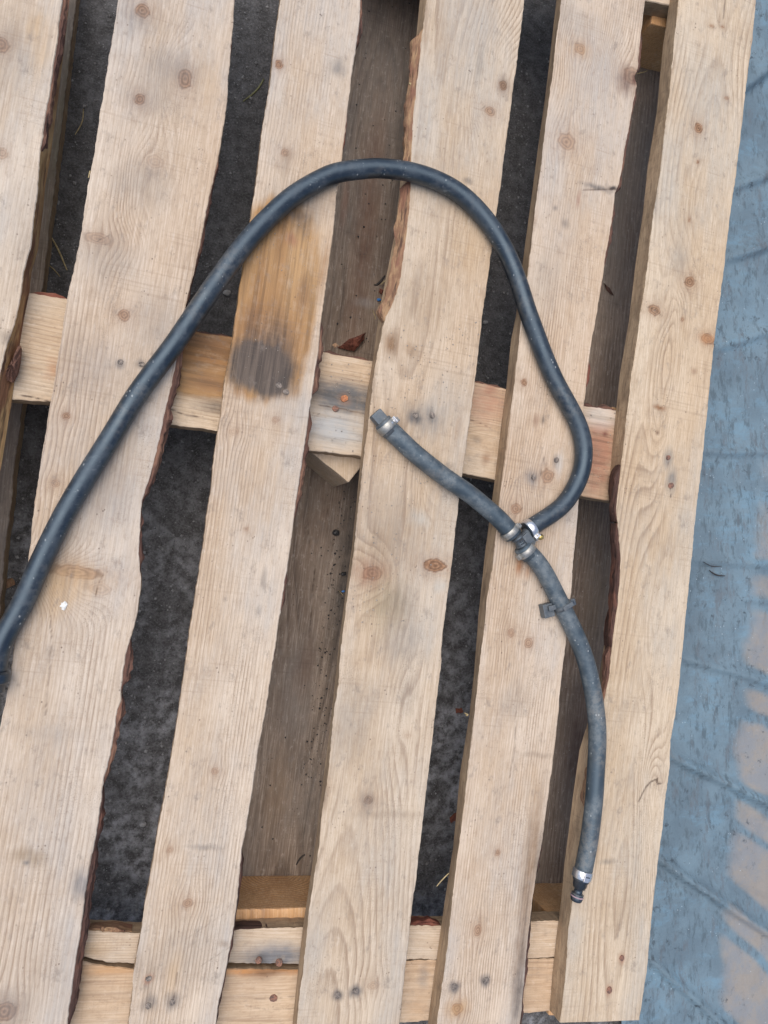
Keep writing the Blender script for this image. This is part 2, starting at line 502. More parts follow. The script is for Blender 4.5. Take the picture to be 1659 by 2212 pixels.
def build_tarp():
    p00 = P(1330, 2420, 0.012); p10 = P(2050, 2420, 0.012); p11 = P(2150, -260, 0.012); p01 = P(1480, -260, 0.012)
    nx, ny = 150, 420
    s = np.linspace(0, 1, nx)[None, :]; t = np.linspace(0, 1, ny)[:, None]
    a = [np.array(p)[None, None, :2] for p in (p00, p10, p11, p01)]
    S = s[..., None]; T = t[..., None]
    XY = a[0] * (1 - S) * (1 - T) + a[1] * S * (1 - T) + a[2] * S * T + a[3] * (1 - S) * T
    X, Y = XY[..., 0], XY[..., 1]
    Z = 0.012 + 0.004 * fnoise(X * 9, Y * 7, 3, 3) + 0.0016 * fnoise(X * 40, Y * 26, 5, 2)
    wear = np.zeros_like(X)
    # boundary of the sandy worn zone
    q0, q1 = P(1668, 600, 0.012), P(1552, 2150, 0.012)
    dx, dy = q1.x - q0.x, q1.y - q0.y
    L = math.hypot(dx, dy)
    side = ((X - q0.x) * dy - (Y - q0.y) * dx) / L * -1.0
    along = ((X - q0.x) * dx + (Y - q0.y) * dy) / L
    rows = np.array([to_pic((x_, y_, 0.012)) for x_, y_ in zip(X.reshape(-1), Y.reshape(-1))])
    FX, FY = rows[:, 0].reshape(X.shape), rows[:, 1].reshape(X.shape)
    slope = np.clip((FY - 980) / 1250, 0, 1)
    y0 = FY - slope * (FX - 1610) + 10 * fnoise(FX / 60, FY / 60, 17, 2)
    blocks = np.zeros_like(X)
    for ya, yb in ((560, 640), (690, 790), (832, 973), (990, 1050), (1072, 1205), (1232, 1290), (1310, 1440), (1485, 1530), (1552, 1695), (1735, 1790), (1803, 1930), (1975, 2035), (2058, 2230), (2260, 2400)):
        blocks = np.maximum(blocks, 1 / (1 + np.exp(-(y0 - ya) / 5)) / (1 + np.exp((y0 - yb) / 5)))
    wear = blocks / (1 + np.exp(-(side + 0.012 * fnoise(along * 22, y0 / 90, 9, 2)) / 0.008)) * np.clip((FY - 600) / 900, 0.12, 0.95)
    for (f0, f1, hmm, wmm) in RIDGES:
        a0, a1 = P(*f0, 0.012), P(*f1, 0.012)
        ex, ey = a1.x - a0.x, a1.y - a0.y
        l = math.hypot(ex, ey); ex /= l; ey /= l
        u = (X - a0.x) * ex + (Y - a0.y) * ey
        v = -(X - a0.x) * ey + (Y - a0.y) * ex
        v = v + 0.0025 * vnoise(u * 22, u * 0, 31)
        w = wmm * 0.0008
        along_f = 1 / (1 + np.exp(-(u + 0.004) / 0.010))
        prof = np.where(v > 0, np.exp(-(v / (w * 1.6)) ** 2), np.exp(-(v / (w * 0.55)) ** 2))
        Z = Z + hmm * 0.0021 * prof * along_f
    # the overlapping fold near the top
    a0, a1 = P(*FOLD[0], 0.012), P(*FOLD[1], 0.012)
    ex, ey = a1.x - a0.x, a1.y - a0.y
    l = math.hypot(ex, ey); ex /= l; ey /= l
    v = -(X - a0.x) * ey + (Y - a0.y) * ex
    Z = Z + 0.012 / (1 + np.exp(-v / 0.0012)) * np.exp(-np.clip(v, 0, 9) / 0.05)
    Z = np.maximum(Z, 0.002)
    verts = np.stack([X, Y, Z], -1).reshape(-1, 3)
    idx = np.arange(nx * ny).reshape(ny, nx)
    faces = np.stack([idx[:-1, :-1], idx[:-1, 1:], idx[1:, 1:], idx[1:, :-1]], -1).reshape(-1, 4)
    o = mesh_obj('blue_tarpaulin', verts, faces.tolist(), M['tarp'], smooth=True)
    at = o.data.attributes.new('wear', 'FLOAT', 'POINT')
    at.data.foreach_set('value', wear.reshape(-1).astype(np.float32))
    so = o.modifiers.new('thickness', 'SOLIDIFY')
    so.thickness = 0.0006
    tag(o, 'creased dusty blue tarpaulin with sandy worn patches beside the pallet', 'tarpaulin')


build_tarp()

# ------------------------------------------------------------------ pallet boards
pallet = empty('wooden_pallet')
tag(pallet, 'rough pale softwood pallet with gapped deck boards and bark edges', 'pallet')


def seg_dist(px, py, pts):
    d = np.full(px.shape, 9.0)
    for (x0, y0), (x1, y1) in zip(pts[:-1], pts[1:]):
        ex, ey = x1 - x0, y1 - y0
        l2 = ex * ex + ey * ey + 1e-12
        t = np.clip(((px - x0) * ex + (py - y0) * ey) / l2, 0, 1)
        d = np.minimum(d, np.hypot(px - x0 - t * ex, py - y0 - t * ey))
    return d


PX = 1 / 2040.0    # metres per picture unit on the deck, roughly


class Board:
    """A sawn board between two edge lines (picture points on its top face)."""

    def __init__(self, name, left, right, ztop, thick, mat, sideL='side', sideR='side', lowL=None, lowR=None,
                 knots=(), stains_and_shade=(), cracks=(), pith=(-0.12, 0.03, 0.0), period=0.0038, step=0.0016, seed=1, parent=pallet,
                 label=None, jag=0.00035, up=True, cup=0.0004, arcs=(), char=(), hue=(1, 1, 1)):
        self.ztop, self.thick, self.seed = ztop, thick, seed
        A = [P(x, y, ztop) for x, y in left]; B = [P(x, y, ztop) for x, y in right]
        d = (A[0] - A[-1]) + (B[0] - B[-1]) if up else (A[-1] - A[0]) + (B[-1] - B[0])
        d.z = 0; d.normalize()
        o = (A[-1] + B[-1]) / 2 if up else (A[0] + B[0]) / 2
        o.z = ztop
        X = Vector((d.y, -d.x, 0))
        self.mat4 = Matrix(((X.x, d.x, 0, o.x), (X.y, d.y, 0, o.y), (0, 0, 1, o.z), (0, 0, 0, 1)))
        self.inv = self.mat4.inverted()

        def loc(pts):
            a = np.array([self.inv @ p for p in pts])
            a = a[np.argsort(a[:, 1])]
            return a[:, 1], a[:, 0]
        self.L, self.R = loc(A), loc(B)
        lo = [min((self.inv @ p).y for p in E) for E in (A, B)]
        hi = [max((self.inv @ p).y for p in E) for E in (A, B)]
        n = max(8, int((max(hi) - min(lo)) / step))
        wid = np.mean(np.interp(np.linspace(min(lo), max(hi), 50), *self.R) - np.interp(np.linspace(min(lo), max(hi), 50), *self.L))
        m = max(8, int(wid / step))
        self.wid = wid
        s = np.linspace(0, 1, n)
        yl = lo[0] + (hi[0] - lo[0]) * s; yr = lo[1] + (hi[1] - lo[1]) * s
        xl = np.interp(yl, *self.L) + jag * (2 * vnoise(yl * 260, yl * 0, seed) + 2.0 * vnoise(yl * 70, yl * 0, seed + 5))
        xr = np.interp(yr, *self.R) + jag * (2 * vnoise(yr * 260, yr * 0, seed + 1) + 2.0 * vnoise(yr * 70, yr * 0, seed + 6))
        # skirt positions
        if lowL: ly, lx = loc([P(x, y, ztop - thick) for x, y in lowL]); xlb = np.interp(yl, ly, lx)
        else: xlb = xl - 0.0002 * 0
        if lowR: ry, rx = loc([P(x, y, ztop - thick) for x, y in lowR]); xrb = np.interp(yr, ry, rx)
        else: xrb = xr
        tt = np.linspace(0, 1, m)
        cols = []
        bev = 0.0007
        rough = lambda k, q: 0.0007 * fnoise(yl * 90, yl * 0 + k * 3.1 + q, seed + 40, 2)
        for k, f in enumerate((1.0, 0.66, 0.33)):
            z = -thick * f
            cols.append((xl + (xlb - xl) * f + (rough(k, 0) if f < 1 else 0), yl, np.full(n, z)))
        cols.append((xl - 0.00005, yl, np.full(n, -bev * 1.3)))
        for j, t in enumerate(tt):
            x = (xl + bev) + ((xr - bev) - (xl + bev)) * t
            y = yl + (yr - yl) * t
            z = cup * 2 * fnoise(x * 18, y * 7, seed + 70, 2)
            z = z - 0.0002
            cols.append((x, y, z))
        cols.append((xr + 0.00005, yr, np.full(n, -bev * 1.3)))
        for k, f in enumerate((0.33, 0.66, 1.0)):
            z = -thick * f
            cols.append((xr + (xrb - xr) * f + (rough(k, 9) if f < 1 else 0), yr, np.full(n, z)))
        V = np.stack([np.stack(c, -1) for c in cols], 1)        # n, nc, 3
        nc_ = V.shape[1]
        idx = np.arange(n * nc_).reshape(n, nc_)
        jj = np.arange(nc_); jn = (jj + 1) % nc_
        f = np.stack([idx[:-1][:, jj], idx[:-1][:, jn], idx[1:][:, jn], idx[1:][:, jj]], -1)
        slot = np.zeros(nc_, dtype=np.int32)
        slot[:3] = 1; slot[nc_ - 4:nc_ - 1] = 2; slot[nc_ - 1] = 1
        fm = np.broadcast_to(slot, (n - 1, nc_)).reshape(-1).tolist()
        faces = f.reshape(-1, 4).tolist()
        faces.append(idx[0][::-1].tolist()); fm.append(1)
        faces.append(idx[-1].tolist()); fm.append(1)
        v = V.reshape(-1, 3)
        x, y, z = v[:, 0], v[:, 1], v[:, 2]
        # growth-ring field, bent round the knots
        lk = lambda fx, fy: self.inv @ P(fx, fy, ztop)
        xw = x + 0.0016 * fnoise(x * 10, y * 3, seed + 2, 2)
        knot = np.zeros_like(x); knotr = np.zeros_like(x); knott = np.zeros_like(x)
        KL = []
        for K in knots:
            fx, fy, rx, ry = K[:4]; st = K[4] if len(K) > 4 else 0.7; fl = K[5] if len(K) > 5 else 0.8
            c = lk(fx, fy); KL.append((c.x, c.y, rx * PX, ry * PX, st))
            dx, dy = (x - c.x), (y - c.y)
            g = np.exp(-(dx / (rx * PX * 2.4)) ** 2 - (dy / (ry * PX * 3.4)) ** 2)
            xw = xw - dx * fl * g
        f_ = np.sqrt((xw - pith[0]) ** 2 + (z * 0.8 + pith[1] + pith[2] * fnoise(y * 2.6, y * 0, seed + 3, 2)) ** 2)
        for fx, fy, rx, ry, na in arcs:
            c = lk(fx, fy)
            q = ((xw - c.x) / (rx * PX)) ** 2 + ((y - c.y) / (ry * PX)) ** 2
            f_ = f_ + na * period * np.exp(-q * (1 + 0.3 * fnoise(x * 30, y * 9, seed + 33, 2)))
        grain = f_ / period + 0.5 * fnoise(y * 4, x * 20, seed + 4, 2)
        for ki, (kx, ky, rx, ry, st) in enumerate(KL):
            st = min(1.0, st * 1.2)
            tone = float(hash2(ki * 3.3, seed * 1.7, 5)) * (1.25 - st)
            wob = 1 + 0.35 * fnoise(x * 220 + kx * 77, y * 220, seed + 8, 2)
            r = np.hypot((x - kx) / rx, (y - ky) / ry) * wob
            m_ = st * np.clip((1.15 - r) / 0.3, 0, 1)
            m_ = np.maximum(m_, st * 0.45 * np.exp(-(r / 2.0) ** 2))
            knotr = np.where(m_ > knot, r, knotr)
            knott = np.where(m_ > knot, tone, knott)
            knot = np.maximum(knot, m_)
        sa = np.zeros_like(x); tint = np.zeros((len(x), 4)); tint[:, 3] = 1; tint[:, :3] = (0.2, 0.15, 0.1)

        def blend(mk, c):
            nonlocal sa, tint
            tot = mk + sa * (1 - mk)
            w = np.where(tot > 1e-6, mk / np.maximum(tot, 1e-6), 0)[:, None]
            tint[:, :3] = tint[:, :3] * (1 - w) + np.array(c)[None, :] * w
            sa = tot
        for fx, fy, rx, ry, c, st, soft, p in stains_and_shade:
            st = min(1.0, st * (1.3 if st > 0.75 else 0.95))
            c0 = lk(fx, fy)
            wx = 0.004 * fnoise(x * 60, y * 60, seed + 21, 3); wy = 0.010 * fnoise(x * 160, y * 20, seed + 22, 3)
            sc = min(1.0, min(rx, ry) * PX / 0.012)
            r = (np.abs((x - c0.x + wx * sc) / (rx * PX)) ** p + np.abs((y - c0.y + wy * sc) / (ry * PX)) ** p) ** (1 / p)
            blend(st * np.clip((1 + soft - r) / (2 * soft), 0, 1) ** 1.2, c)
        chv = np.zeros_like(x)
        for fx, fy, rx, ry, c, st, soft, p in char:
            c0 = lk(fx, fy)
            wy = 0.006 * fnoise(x * 120, y * 14, seed + 23, 3)
            r = (np.abs((x - c0.x) / (rx * PX)) ** p + np.abs((y - c0.y + wy) / (ry * PX)) ** p) ** (1 / p)
            chv = np.maximum(chv, st * np.clip((1 + soft - r) / (2 * soft), 0, 1))
        for pts, wmm, st in cracks:
            q = [(lk(*pp).x, lk(*pp).y) for pp in pts]
            d_ = seg_dist(x + 0.0008 * fnoise(x * 300, y * 120, seed, 2), y, q)
            blend(st * np.exp(-(d_ / (wmm * 0.001)) ** 2), (0.07, 0.04, 0.025))
        o_ = mesh_obj(name, v, faces, [M[mat], M[sideL], M[sideR]], parent, fmat=fm)
        me = o_.data
        for nm, arr in (('grain', grain), ('knot', knot), ('knotr', knotr), ('knott', knott), ('stain', sa), ('char', chv)):
            at = me.attributes.new(nm, 'FLOAT', 'POINT')
            at.data.foreach_set('value', arr.astype(np.float32))
        at = me.attributes.new('tint', 'FLOAT_COLOR', 'POINT')
        at.data.foreach_set('color', tint.astype(np.float32).reshape(-1))
        o_.matrix_basis = self.mat4
        o_.color = (*hue, 1)
        if label: o_['label'] = label
        self.obj = o_

    def local(self, fx, fy, z=None):
        return self.inv @ P(fx, fy, self.ztop if z is None else z)

    def bark(self, side, f0, f1, width, mat='bark', seed=0, inset=0.0012, drop=0.9, name='bark', axis='y', lump=0.45):
        """A lumpy strip of bark left on one edge between two picture coordinates."""
        E = self.R if side == 'R' else self.L
        sgn = 1 if side == 'R' else -1
        yy = np.linspace(E[0][0], E[0][-1], 800); xx = np.interp(yy, *E)
        Wp = [self.mat4 @ Vector((a, b, 0)) for a, b in zip(xx, yy)]
        fr = np.array([to_pic(p) for p in Wp])
        k = fr[:, 1] if axis == 'y' else fr[:, 0]
        sel = np.where((k >= f0) & (k <= f1))[0]
        if len(sel) < 2: return None
        y0, y1 = yy[sel[0]], yy[sel[-1]]
        n = max(6, int((y1 - y0) / 0.0022))
        y = np.linspace(y0, y1, n)
        x = np.interp(y, *E)
        u = np.linspace(0, 1, n)
        taper = np.clip(np.minimum(u, 1 - u) * n / 5.0, 0.05, 1)
        wv = width * PX * taper * np.clip(0.8 + 1.5 * lump * fnoise(y * 45, y * 0, seed + 1, 3) + 0.7 * lump * vnoise(y * 190, y * 0, seed + 2), 0.12, 2)
        secs = [(0.0, -0.1, -1), (0.10, 0.55, 0), (0.30, 0.95, 1), (0.52, 1.0, 2), (0.75, 0.8, 3), (1.0, 0.35, 4)]
        V = []
        for (sz, so, k_) in secs:
            zz = -0.0006 - self.thick * drop * sz * np.clip(0.8 + 0.8 * vnoise(y * 30, y * 0 + k_, seed + 4), 0.3, 1.05)
            off = wv * so * (1 + 0.9 * lump * vnoise(y * 210, y * 0 + k_ * 1.7, seed + 3)) - (inset if so < 0.5 else 0)
            V.append(np.stack([x + sgn * off, y, zz], -1))
        back = np.stack([x - sgn * inset * 2.5, y, np.full(n, -self.thick * drop)], -1)
        back2 = np.stack([x - sgn * inset * 2.5, y, np.full(n, -0.0035)], -1)
        V = np.stack(V + [back, back2], 1)
        nc_ = V.shape[1]
        idx = np.arange(n * nc_).reshape(n, nc_); jj = np.arange(nc_); jn = (jj + 1) % nc_
        f = np.stack([idx[:-1][:, jj], idx[1:][:, jj], idx[1:][:, jn], idx[:-1][:, jn]], -1).reshape(-1, 4).tolist()
        f.append(idx[0].tolist()); f.append(idx[-1][::-1].tolist())
        o = mesh_obj(name, V.reshape(-1, 3), f, M[mat], self.obj)
        return o

    def nails(self, lst, mat='nail'):
        for i, (fx, fy) in enumerate(lst):
            p = self.local(fx, fy)
            o = bpy.data.objects.new('nail', NAIL[(mat, i % 3)])
            o.location = (p.x, p.y, -0.0002 + 0.0006 * (mat != 'nail'))
            o.rotation_euler = (random.uniform(-.12, .12), random.uniform(-.12, .12), random.uniform(0, 6))
            s = random.uniform(0.9, 1.15)
            o.scale = (s, s * random.uniform(0.85, 1.0), 1)
            link(o, self.obj)


def nail_mesh(mat, k, r=0.0036):
    """A dented flat nail head on a short shank."""
    R = random.Random(k * 7 + len(mat))
    n = 14
    verts, faces = [], []
    prof = [(1.0, -0.004), (1.0, 0.0002), (0.9, 0.0007), (0.45, 0.0006)]
    jit = [1 + R.uniform(-.10, .08) for _ in range(n)]
    for (rr, z) in prof:
        for i in range(n):
            a = 2 * math.pi * i / n
            q = r * rr * jit[i]
            verts.append((q * math.cos(a), q * math.sin(a), z + R.uniform(-.00025, .00025)))
    for j in range(len(prof) - 1):
        for i in range(n):
            faces.append((j * n + i, j * n + (i + 1) % n, (j + 1) * n + (i + 1) % n, (j + 1) * n + i))
    faces.append(tuple(range((len(prof) - 1) * n, len(prof) * n)))
    me = bpy.data.meshes.new('nail_head')
    me.from_pydata(verts, [], faces)
    me.materials.append(M[mat])
    me.update()
    return me


NAIL = {(m, k): nail_mesh(m, k, 0.0036 if m != 'nail' else 0.0032) for m in ('nail', 'rust', 'orange') for k in range(3)}


def ext(pts, ytop=-300, ybot=None):
    """Continue an edge line past the frame."""
    pts = list(pts)
    (x0, y0), (x1, y1) = pts[0], pts[min(5, len(pts) - 1)]
    k = (x1 - x0) / (y1 - y0)
    pts.insert(0, (x0 + k * (ytop - y0), ytop))
    if ybot is not None:
        (x0, y0), (x1, y1) = pts[-1], pts[-6]
        k = (x1 - x0) / (y1 - y0)
        pts.append((x0 + k * (ybot - y0), ybot))
    return pts


b1R = [(134, 0), (125, 75), (107, 200), (87, 325), (80, 425), (75, 460), (65, 540), (51, 588), (45, 646), (34, 689), (22, 726), (11, 762), (1, 800), (-15, 870), (-45, 1000), (-80, 1160), (-140, 1450)]
b1Rl = [(190, -300), (150, 0), (142, 75), (130, 175), (122, 240), (107, 350), (98, 400), (92, 460), (82, 540), (68, 588), (64, 629), (51, 692), (46, 723), (34, 800), (24, 878), (19, 902), (10, 963), (4, 1000), (-20, 1110), (-60, 1300), (-100, 1450)]
b2L = [(255, 0), (240, 95), (220, 220), (205, 320), (190, 400), (175, 500), (160, 580), (145, 645), (131, 734), (107, 884), (85, 1014), (75, 1084), (62, 1199), (32, 1384), (20, 1474), (5, 1544), (-40, 1780), (-80, 2000), (-118, 2212)]
b2R = [(507, 0), (500, 95), (492, 175), (491, 220), (482, 280), (472, 340), (462, 380), (445, 460), (430, 540), (415, 600), (400, 665), (382, 774), (370, 834), (357, 884), (345, 944), (325, 1024), (307, 1079), (302, 1134), (299, 1184), (302, 1234), (305, 1264), (297, 1324), (285, 1369), (272, 1414), (265, 1454), (262, 1484), (262, 1514), (252, 1539), (245, 1594), (237, 1639), (225, 1684), (212, 1779), (200, 1839), (192, 1884), (185, 1929), (172, 2024), (162, 2084), (155, 2144), (145, 2212)]
b3L = [(606, 0), (595, 75), (582, 190), (567, 280), (555, 380), (545, 450), (535, 505), (525, 575), (517, 620), (505, 720), (497, 764), (487, 814), (475, 904), (464, 969), (456, 1054), (447, 1109), (437, 1184), (427, 1254), (412, 1344), (404, 1404), (396, 1469), (377, 1594), (358, 1709), (344, 1779), (327, 1879), (312, 1959), (302, 2029), (288, 2111), (285, 2157), (277, 2212)]
b3R = [(779, 0), (777, 40), (767, 115), (760, 165), (750, 250), (742, 310), (740, 340), (727, 425), (720, 500), (710, 575), (700, 650), (692, 710), (690, 744), (680, 809), (672, 864), (665, 919), (657, 974), (647, 1034), (635, 1124), (625, 1194), (610, 1294), (597, 1384), (583, 1474), (570, 1559), (560, 1609), (542, 1729), (530, 1799), (522, 1839), (515, 1919), (507, 1984), (500, 2034), (487, 2104), (472, 2169), (465, 2212)]
b4L = [(922, 0), (912, 70), (904, 155), (894, 240), (890, 320), (889, 370), (887, 425), (879, 500), (872, 560), (862, 620), (849, 655), (834, 682), (827, 705), (821, 740), (812, 784), (805, 834), (797, 909), (785, 999), (772, 1119), (760, 1229), (747, 1314), (737, 1409), (731, 1480), (720, 1554), (710, 1669), (697, 1749), (690, 1829), (677, 1909), (667, 1979), (660, 2054), (650, 2134), (642, 2212)]
b4Ll = [(950, -300), (907, 0), (897, 100), (884, 240), (874, 310), (864, 400), (852, 510), (834, 600), (822, 660), (813, 720), (805, 780), (790, 869), (780, 984), (760, 1184), (745, 1289), (730, 1409), (715, 1554), (700, 1669), (682, 1819), (655, 1999), (645, 2084), (632, 2212)]
b4R = [(1133, 0), (1124, 75), (1117, 140), (1109, 190), (1104, 230), (1092, 320), (1087, 360), (1079, 420), (1074, 450), (1064, 530), (1054, 600), (1044, 670), (1037, 737), (1029, 799), (1019, 879), (1009, 954), (999, 1024), (992, 1079), (984, 1149), (977, 1214), (969, 1279), (957, 1369), (952, 1444), (947, 1489), (937, 1579), (924, 1684), (912, 1794), (902, 1879), (892, 1949), (884, 2014), (877, 2084), (869, 2159), (864, 2212)]
b5L = [(1214, 0), (1202, 85), (1192, 180), (1179, 270), (1169, 360), (1159, 430), (1149, 520), (1137, 620), (1127, 690), (1122, 737), (1117, 784), (1109, 854), (1099, 924), (1089, 1004), (1079, 1084), (1072, 1154), (1064, 1224), (1052, 1299), (1044, 1379), (1033, 1472), (1024, 1554), (1014, 1644), (1004, 1734), (992, 1829), (979, 1929), (969, 2029), (959, 2109), (944, 2212)]
b5Ll = [(1230, -300), (1202, 0), (1179, 200), (1162, 320), (1149, 420), (1134, 530), (1114, 685), (1104, 734), (1094, 834), (1084, 909), (1069, 1034), (1049, 1184), (1034, 1324), (1024, 1454), (1014, 1544), (994, 1669), (979, 1829), (959, 1959), (947, 2044), (937, 2114), (924, 2212)]
b5R = [(1394, 0), (1384, 80), (1379, 145), (1372, 165), (1377, 185), (1369, 220), (1359, 280), (1349, 330), (1339, 395), (1329, 420), (1324, 465), (1317, 510), (1309, 550), (1302, 600), (1292, 665), (1279, 737), (1269, 809), (1262, 879), (1257, 970), (1252, 1069), (1247, 1134), (1239, 1214), (1234, 1284), (1224, 1384), (1217, 1434), (1213, 1469), (1207, 1544), (1197, 1629), (1187, 1704), (1177, 1779), (1172, 1819), (1162, 1869), (1152, 1934), (1142, 2019), (1134, 2109), (1124, 2212)]
b6L = [(1467, 0), (1457, 90), (1449, 180), (1437, 280), (1427, 370), (1414, 450), (1404, 530), (1394, 620), (1384, 675), (1376, 740), (1364, 814), (1354, 909), (1344, 994), (1337, 1054), (1332, 1104), (1337, 1154), (1342, 1204), (1339, 1259), (1334, 1314), (1324, 1384), (1317, 1459), (1309, 1499), (1302, 1534), (1290, 1600), (1275, 1700), (1260, 1790), (1247, 1880), (1237, 1949), (1229, 2009), (1224, 2084), (1217, 2159), (1210, 2209)]
b6Ll = [(1480, -300), (1447, 0), (1432, 100), (1419, 240), (1399, 360), (1389, 460), (1374, 560), (1359, 690), (1351, 738), (1339, 809), (1329, 904), (1322, 974), (1317, 1044), (1322, 1094), (1326, 1129), (1328, 1174), (1324, 1254), (1317, 1324), (1304, 1399), (1292, 1474), (1270, 1559), (1252, 1619), (1239, 1709), (1229, 1789), (1219, 1869), (1212, 1949), (1202, 2024), (1194, 2099), (1187, 2189), (1180, 2240)]
b6R = [(1634, 0), (1627, 75), (1617, 150), (1609, 220), (1602, 285), (1592, 370), (1582, 435), (1574, 500), (1567, 560), (1557, 640), (1547, 715), (1544, 734), (1534, 834), (1524, 934), (1517, 1004), (1507, 1084), (1499, 1159), (1492, 1234), (1484, 1314), (1477, 1384), (1468, 1474), (1459, 1549), (1449, 1599), (1447, 1659), (1439, 1714), (1432, 1789), (1422, 1864), (1412, 1949), (1404, 2034), (1397, 2104), (1387, 2169), (1382, 2204)]
b1L = [(x - 260, y) for x, y in b1R]

TH = 0.022
GREY = (0.225, 0.205, 0.185)
BLUEG = (0.20, 0.195, 0.195)
IRON = (0.13, 0.12, 0.115)
DIRT = (0.27, 0.205, 0.15)
OIL = (0.37, 0.215, 0.092)
OIL2 = (0.27, 0.135, 0.05)
SOOT = (0.062, 0.052, 0.048)
RED = (0.30, 0.135, 0.085)
YEL = (0.50, 0.33, 0.17)


def S(fx, fy, rx, ry, c, st=0.5, soft=0.6, p=2.0):
    return (fx, fy, rx, ry, c, st, soft, p)


board1 = Board('deck_board', ext(b1L), ext(b1R), DECK, TH, 'deck', sideR='wane', lowR=b1Rl, seed=3, pith=(-0.20, 0.02, 0.02), period=0.0042,
               knots=[(2, 95, 14, 16, 0.8), (5, 330, 10, 12, 0.5)],
               stains_and_shade=[S(75, 55, 14, 30, YEL, 0.5), S(85, 110, 18, 60, YEL, 0.4), S(15, 100, 40, 80, GREY, 0.35), S(60, 500, 40, 120, GREY, 0.2), S(25, 735, 20, 14, SOOT, 0.5)])
board2 = Board('deck_board', ext(b2L, ybot=2255), ext(b2R, ybot=2255), DECK, TH, 'deck', hue=(0.97, 0.97, 0.985), seed=5, pith=(-0.16, 0.03, 0.02), period=0.0046, arcs=[(185, 1262, 70, 46, 7), (385, 165, 40, 90, 4), (300, 420, 30, 90, 3)],
               knots=[(307, 22, 14, 15, 0.9), (400, 170, 14, 22, 0.85, 1.0), (302, 215, 11, 13, 0.85), (335, 350, 16, 14, 0.35), (212, 516, 30, 12, 0.5, 0.7), (268, 680, 12, 13, 0.7),
                      (143, 899, 8, 8, 0.75), (120, 1044, 9, 8, 0.6), (165, 1236, 48, 13, 0.75, 0.55), (215, 1272, 22, 14, 0.35, 1.0), (10, 2185, 18, 18, 0.9)],
               stains_and_shade=[S(370, 150, 50, 40, GREY, 0.45), S(300, 40, 40, 30, GREY, 0.35), S(330, 215, 60, 30, GREY, 0.3), S(310, 400, 50, 45, GREY, 0.35), S(230, 560, 60, 40, GREY, 0.3),
                       S(330, 690, 40, 60, BLUEG, 0.3), S(190, 790, 70, 60, BLUEG, 0.25), S(240, 1060, 50, 70, BLUEG, 0.3), S(150, 1250, 60, 30, YEL, 0.55), S(120, 1290, 30, 30, YEL, 0.45),
                       S(260, 785, 9, 9, IRON, 0.7), S(304, 787, 9, 9, IRON, 0.7), S(60, 1850, 30, 14, (0.28, 0.20, 0.12), 0.6), S(56, 1864, 5, 4, IRON, 0.9), S(175, 1910, 14, 26, BLUEG, 0.75),
                       S(105, 1580, 60, 14, GREY, 0.2), S(15, 2180, 40, 30, GREY, 0.5), S(450, 170, 20, 40, YEL, 0.25), S(90, 2100, 60, 70, DIRT, 0.2)],
               cracks=[([(205, 1290), (212, 1262), (224, 1240)], 0.5, 0.7), ([(108, 1330), (112, 1380), (104, 1470), (98, 1545)], 0.6, 0.5), ([(212, 520), (235, 508), (228, 530)], 0.6, 0.5)])
